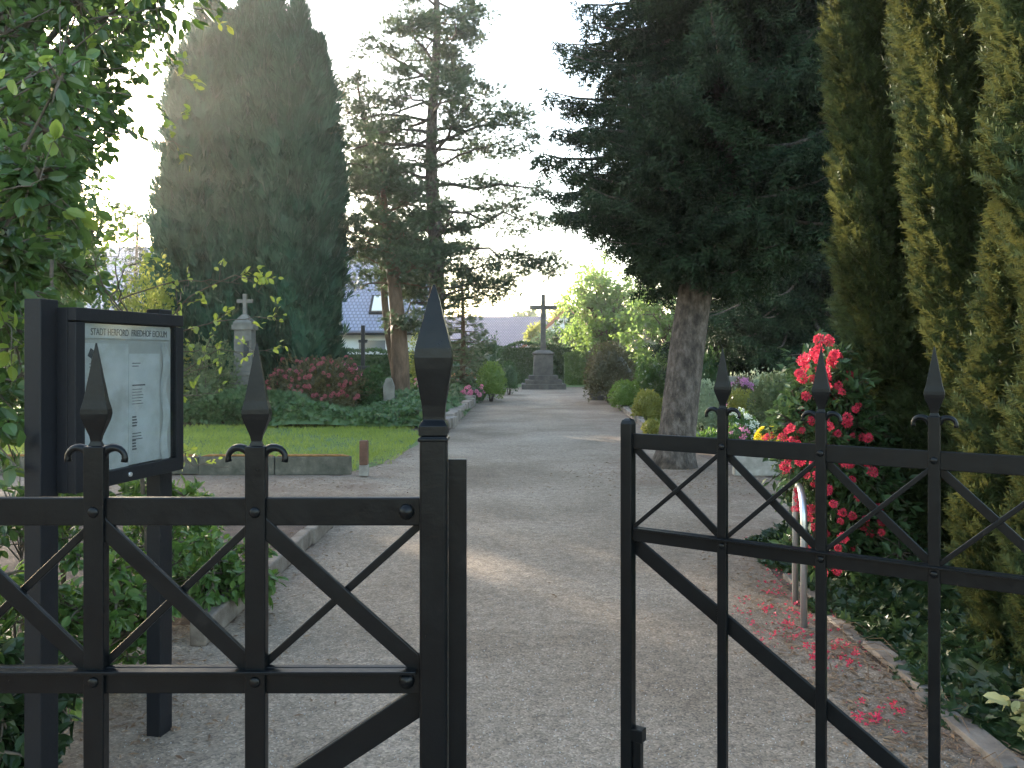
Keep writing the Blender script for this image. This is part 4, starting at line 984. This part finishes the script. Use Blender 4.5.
# dark ivy at the foot of the yews and under the red shrub
def carpet(name, label, poly, hfun, mat, leaf, size, n, kind=None, cat='ivy', group='ground-covering plants', hull=True):
    """leafy low cover over polygon (x0,x1 given as functions of y)"""
    y0, y1, xl, xr = poly; a = Acc()
    if hull:
        ny, nx = 40, 14; yy = np.linspace(y0, y1, ny); V = []
        for y in yy:
            for k in range(nx):
                u = k/(nx-1); x = xl(y)*(1-u)+xr(y)*u; e = min(1, 4*u*(1-u)*1.8)*min(1, (y-y0)*4+.05)*min(1, (y1-y)*4+.05)
                V.append((x, y, max(.004, (hfun(x, y)-size*.5)*e**.5)))
        i = np.arange(ny-1)[:, None]*nx; j = np.arange(nx-1)[None]
        a.add(V, np.stack([i+j, i+j+1, i+nx+j+1, i+nx+j], -1).reshape(-1, 4))
    y = rng.uniform(y0, y1, n); u = rng.random(n); L0 = np.array([xl(q) for q in y]); R0 = np.array([xr(q) for q in y]); x = L0*(1-u)+R0*u
    e = np.minimum(1, 4*u*(1-u)*1.8)**.5*np.minimum(1, np.minimum((y-y0), (y1-y))*4+.05)**.5
    z = np.array([hfun(p, q) for p, q in zip(x, y)])*e*(1-np.abs(rng.normal(size=n))*.12)+.01
    nrm = np.stack([(u-.5)*1.2*(1-e)*2, -.4+0*u, .6+0*u], 1)
    a.add(*inst(leaf[0], leaf[1], np.stack([x, y, z], 1), nrm*0.2+rng.normal(size=(n, 3))*[.6, .6, .35], size*rng.uniform(.6, 1.25, n), (0, -.35, 1), .5))
    o = a.build(name, mat); tag(o, label, cat, group if not kind else None, kind)
    return o
IV = (IVY, IVY_F)
carpet('ivy_patch', 'dark ivy spilling over the kerb at the foot of the yews', (2.9, 6.4, lambda y: 1.83+.07*math.sin(y*5)+.04*math.sin(y*13), lambda y: 3.6), lambda x, y: min(.5, .05+.42*(x-1.8))*(1+.2*math.sin(x*7+y*5)), G['ivy_dark'], IV, .065, 7500, kind='stuff')
carpet('ivy_bed', 'glossy ivy bed behind the left lawn', (16.3, 19.0, lambda y: -5.2, lambda y: -1.42), lambda x, y: .36+.12*math.sin(x*2+y), G['ivy'], IV, .13, 5000, kind='stuff')
carpet('low_plants', 'green low plants between the stone edging and the graves', (18.8, 33, lambda y: -5.6, lambda y: -1.2+.01*(y-16)), lambda x, y: .38+.16*math.sin(x*1.7+y*.9)+.1*math.sin(y*2.3), G['juniper'], IV, .13, 9000, kind='stuff')
carpet('low_plants', 'greenery filling the bed behind the pillar grave', (17.4, 25, lambda y: -14, lambda y: -5.0), lambda x, y: .45+.2*math.sin(x*1.3+y*1.1), G['under'], IV, .13, 6500, kind='stuff')
carpet('low_plants', 'greenery filling the beds right of the path', (12.9, 33, lambda y: 3.4+max(0, 21-y)*0.02, lambda y: 11), lambda x, y: (.22+.12*math.sin(x*1.3+y*1.1)) if y > 20.5 or x > 6.6 or y < 15.6 else .02, G['under'], IV, .12, 9000, kind='stuff')

# plants under and around the cabinet
def under_plants():
    for i, (x, y, h, sp, mat, lab) in enumerate((
        (-1.95, 4.3, .75, .42, 'under', 'fresh green leafy plant behind the right cabinet post'),
        (-1.70, 4.7, .42, .34, 'under', 'small leafy plant at the near end of the bed kerb'),
        (-1.85, 3.55, .55, .34, 'under', 'leafy plant under the notice cabinet'),
        (-2.2, 3.0, .80, .40, 'left', 'dark leafy plant left of the cabinet posts'),
        (-1.75, 2.75, .45, .28, 'ivy_dark', 'dark ivy clump at the foot of the left cabinet post'),
        (-2.7, 4.4, 1.3, .55, 'left', 'tall dark bush behind the notice cabinet'),
        (-2.3, 5.3, .55, .4, 'under', 'low leafy plant in the middle of the bed'))):
        cl = cloud(22, (x, y, h*.55), (sp, sp, h*.5), .3, (.1, .17), 60+i)
        leafy('leafy_plant', lab, (x, y, 0), cl, G[mat], (LEAF, LEAF_F), .062, 80, .012, 'plants in the bed by the cabinet', cat='plant', parts=('stems', 'leaves'), droop=.15)
    cl = [(*gnd(px, py), .09) for px, py in ((228, 597), (238, 603), (246, 590))]
    cl = [(x, y, .24, r) for (x, y, z, r) in cl]
    leafy('leafy_plant', 'little yellow-green plant hanging over the bed kerb', (-1.75, 5.0, 0), cl, G['yellowgreen'], (LEAF, LEAF_F), .045, 50, .008, 'plants in the bed by the cabinet', cat='plant', parts=('stems', 'leaves'))
under_plants()
# pale big-leaved plant in the bottom right corner
cl = cloud(7, (2.08, 3.0, .14), (.16, .14, .12), .3, (.08, .12), 90)
leafy('leafy_plant', 'plant with large cream-yellow leaves in the bottom right corner', (2.05, 3.02, 0), cl, foliage('cream_leaves', (.25, .27, .08), (.55, .50, .26), .35, .5), (LEAF, LEAF_F), .085, 40, .01, 'plants by the yews', cat='plant', parts=('stems', 'leaves'))

# hedges at the back
def hedge(label, x0, x1, y, h, d, mat, n, size=.1, lump=.06, name='hedge'):
    a = Acc(); w = x1-x0
    box(a, ((x0+x1)/2, y, h*.48), (w*.99, d*.8, h*.93))
    u = rng.random(n); pos = np.zeros((n, 3)); nn = np.zeros((n, 3))
    f = rng.random(n) < .62
    xx = x0+w*rng.random(n); top = h*(1+lump*np.sin(xx*1.7)+lump*.5*np.sin(xx*4.1))
    pos[:, 0] = xx; pos[:, 1] = np.where(f, y-d/2+np.abs(rng.normal(size=n))*.05, y+d*(rng.random(n)-.5)); pos[:, 2] = np.where(f, top*rng.random(n), top-np.abs(rng.normal(size=n))*.04)
    nn[:, 1] = np.where(f, -1, -.2); nn[:, 2] = np.where(f, .5, 1)
    a.add(*inst(RH, RH_F, pos, nn+rng.normal(size=(n, 3))*.6, size*rng.uniform(.6, 1.4, n)))
    o = a.build(name, mat); tag(o, label, 'hedge', 'hedges at the back of the cemetery')
hedge('clipped hedge in front of the white house', -16, -3.6, 34.5, 1.62, 1.0, G['hedge'], 7000, .12)
hedge('dark hedge behind the stone cross', -3.2, 3.3, 41.5, 2.0, 1.2, G['hedge'], 7000, .13)
hedge('lighter hedge right of the stone cross', 2.6, 9.0, 40.2, 1.75, 1.2, G['hedge_light'], 4500, .13, .1)
hedge('tall hedge far beyond the spruce', 8.8, 26, 37, 3.2, 1.2, G['hedge'], 6000, .16, .1)
hedge('long hedge beyond the cypress at the left', -34, -12, 32, 3.0, 1.2, G['hedge'], 7000, .16, .1)
leafy('garden_tree', 'yellowish tree rising behind the gabled house', (5.5, 74, 0), cloud(30, (5.5, 74, 4.6), (2.8, 2, 2.0), .3, (.8, 1.2), 70), G['yellowgreen'], (RH, RH_F), .35, 100, .2, 'broadleaf trees', barkm=M['red_bark'])
leafy('garden_tree', 'dark bushy tree between the gabled house and the maple', (4.0, 46, 0), cloud(26, (3.4, 46, 2.6), (1.3, 1, 1.4), .3, (.5, .8), 71), G['hedge'], (RH, RH_F), .22, 110, .15, 'broadleaf trees', barkm=M['red_bark'])
leafy('garden_tree', 'small grey-green tree before the gable wall', (2.1, 50, 0), cloud(16, (2.0, 50, 2.3), (.8, .7, 1.1), .2, (.4, .6), 72), G['juniper'], (RH, RH_F), .2, 110, .12, 'broadleaf trees', barkm=M['red_bark'])
leafy('garden_tree', 'climbing greenery over the gable roof edge', (1.4, 58, 0), cloud(16, (1.5, 58, 3.1), (1.5, .6, .9), .2, (.4, .6), 73), G['yellowgreen'], (RH, RH_F), .22, 100, .12, 'broadleaf trees', barkm=M['red_bark'])
# far-off wood on the horizon
a = Acc(); n = 26000
xx = rng.uniform(-140, 140, n); hh = 4.5+1.8*np.sin(xx*.11)+1.3*np.sin(xx*.31+1)+.8*np.sin(xx*.9); yy = 100+rng.uniform(-3, 3, n)+xx*0
pos = np.stack([xx, yy, hh*rng.random(n)**.6], 1)
a.add(*inst(RH, RH_F, pos, rng.normal(size=(n, 3))+[0, -.5, .5], rng.uniform(.7, 1.5, n)))
tag(a.build('distant_trees', G['sage']), 'far-off band of trees beyond the houses', 'trees', kind='stuff')

# ------------------------------------------------------------------ bicycle stand and post
r_ = empty('bicycle_stand', (1.66, 4.6, 0), 'round-topped galvanised steel bicycle hoop beside the fallen red petals', 'bicycle stand')
A_, B_ = np.array([1.605, 4.40]), np.array([1.70, 4.80]); t = np.linspace(0, math.pi, 15); c_ = (A_+B_)/2; hv = (A_-B_)/2
pts = [(A_[0], A_[1], 0)]+[(c_[0]+hv[0]*math.cos(q), c_[1]+hv[1]*math.cos(q), .58+.165*math.sin(q)) for q in t]+[(B_[0], B_[1], 0)]
tube(Acc(), np.array(pts)-np.array([1.66, 4.6, 0]), .0185, 12).build('hoop', M['steel'], r_)
for q in (): lathe(Acc(), [(.045, .004), (.045, .012), (.022, .014)], (q[0]-1.66, q[1]-4.6, 0)).build('foot_plate', M['steel'], r_)
r_ = empty('steel_post', (2.06, 5.9, 0), 'thin grey steel post standing in front of the red-flowered shrub', 'post')
lathe(Acc(), [(.02, 0), (.02, 1.26), (.014, 1.275), (.002, 1.28)]).build('tube', M['steel'], r_)
lathe(Acc(), [(.026, .004), (.026, .05)]).build('collar', M['steel'], r_)

# ------------------------------------------------------------------ petals, dead leaves, pebbles
def ground_bits(name, label, cat, regions, tm, mat, size, flatness=.15):
    a = Acc()
    for (cx, cy, sx, sy, n) in regions:
        pos = np.stack([rng.normal(cx, sx, n), rng.normal(cy, sy, n), np.full(n, .012)], 1)
        a.add(*inst(tm[0], tm[1], pos, rng.normal(size=(n, 3))*[1, 1, flatness], size*rng.uniform(.5, 1.3, n), (0, 0, 1), .3))
    tag(a.build(name, mat), label, cat, kind='stuff')
a = Acc()
for (px, py, s, n) in ((751, 604, .05, 4), (757, 629, .06, 6), (795, 570, .08, 10), (783, 596, .06, 9), (800, 612, .08, 14), (775, 615, .1, 12), (796, 633, .08, 12), (812, 642, .10, 16), (835, 650, .10, 14), (845, 658, .08, 8), (828, 664, .05, 8), (868, 718, .06, 10), (878, 722, .04, 6), (897, 712, .03, 5), (800, 585, .15, 14), (790, 545, .2, 10)):
    x, y, _ = gnd(px, py); m = max(2, n)
    pos = np.stack([rng.normal(x, s, m), rng.normal(y, s*1.2, m), rng.uniform(.012, .03, m)], 1)
    a.add(*inst(BLOOM, BLOOM_F, pos[::3], rng.normal(size=(len(pos[::3]), 3))*[.8, .8, .3]+[0, 0, .6], rng.uniform(.016, .034, len(pos[::3]))))
    pos = np.repeat(pos, 3, 0)+rng.normal(size=(m*3, 3))*[s*.5, s*.5, 0]; pos[:, 2] = .012
    a.add(*inst(RH*[1.3, 2.5, 1], RH_F, pos, rng.normal(size=(m*3, 3))*[1, 1, .25], rng.uniform(.010, .024, m*3), (0, 0, 1), .5))
tag(a.build('fallen_petals', FL['red']), 'scattered red petals on the gravel beside the bicycle stand', 'petals', kind='stuff')
ground_bits('dead_leaves', 'brown dead leaves and needles along the right kerb and the bed edges', 'dead leaves',
    [(1.83, 3.6, .06, .9, 500), (-2.0, 4.0, .3, .6, 500), (1.55, 3.5, .16, .7, 1300), (1.95, 3.3, .14, .5, 900), (1.65, 5.2, .2, .7, 500), (2.2, 9.8, .8, .8, 1800), (-1.75, 5.8, .3, .9, 500), (-1.5, 3.3, .3, .5, 350), (-2.4, 9.2, 1.2, .4, 500), (-1.9, 11.4, .3, .8, 350), (-4.5, 8.8, 2, .5, 300)], (LANCE, RH_F), M['dead'], .04)
ground_bits('dead_leaves', 'a few dry leaves strewn over the gravel path', 'dead leaves', [(.3, 4.6, 1.0, 1.4, 120), (.6, 12, 1.2, 5, 120)], (LANCE, RH_F), M['dead'], .035)
# loose pebbles near the gate
PEB = np.array([(0, 0, .5), (.5, 0, 0), (0, .45, 0), (-.5, 0, 0), (0, -.5, 0), (0, 0, -.4)], float); PEB_F = np.array([(0,1,2),(0,2,3),(0,3,4),(0,4,1),(5,2,1),(5,3,2),(5,4,3),(5,1,4)])
a = Acc(); n = 5000
y = 2.6+5.5*rng.random(n)**1.4; x = rng.uniform(-1.5, 1.7, n); pos = np.stack([x, y, np.full(n, .006)], 1)
a.add(*inst(PEB, PEB_F, pos, rng.normal(size=(n, 3)), rng.uniform(.003, .008, n)))
tag(a.build('gravel', surf('pebbles', [(.3, (.20, .18, .16)), (.5, (.32, .30, .27)), (.7, (.48, .45, .42))], 30, .9, .1, 50)), 'loose small stones lying on the gravel path', 'gravel', kind='stuff')
# dry twigs on the right bed edge
a = Acc()
for k in range(60):
    x, y = rng.normal(1.85, .16), rng.uniform(2.9, 4.4); an = rng.random()*6.28; l = rng.uniform(.08, .3)
    tube(a, [(x, y, .02), (x+l*.5*math.cos(an)+.01, y+l*.5*math.sin(an), .035+rng.random()*.03), (x+l*math.cos(an), y+l*math.sin(an), .02)], [.002, .0018, .001], 4, cap=False)
tag(a.build('dry_twigs', M['dead']), 'dry twigs lying along the right kerb', 'twigs', kind='stuff')

# ------------------------------------------------------------------ air
m, t, N, L = nt('haze_air')
pv = N.new('ShaderNodeVolumePrincipled'); pv.inputs['Color'].default_value = (.97, .97, .97, 1); pv.inputs['Density'].default_value = .0009; pv.inputs['Anisotropy'].default_value = .75
o = N.new('ShaderNodeOutputMaterial'); L.new(pv.outputs[0], o.inputs['Volume'])
hz = box(Acc(), (0, 270, 8.5), (640, 700, 19)).build('haze', m); tag(hz, 'thin haze added for the veil of glare around the sun', 'haze', kind='stuff')  # volume added to reproduce lens veil and glow towards the sun
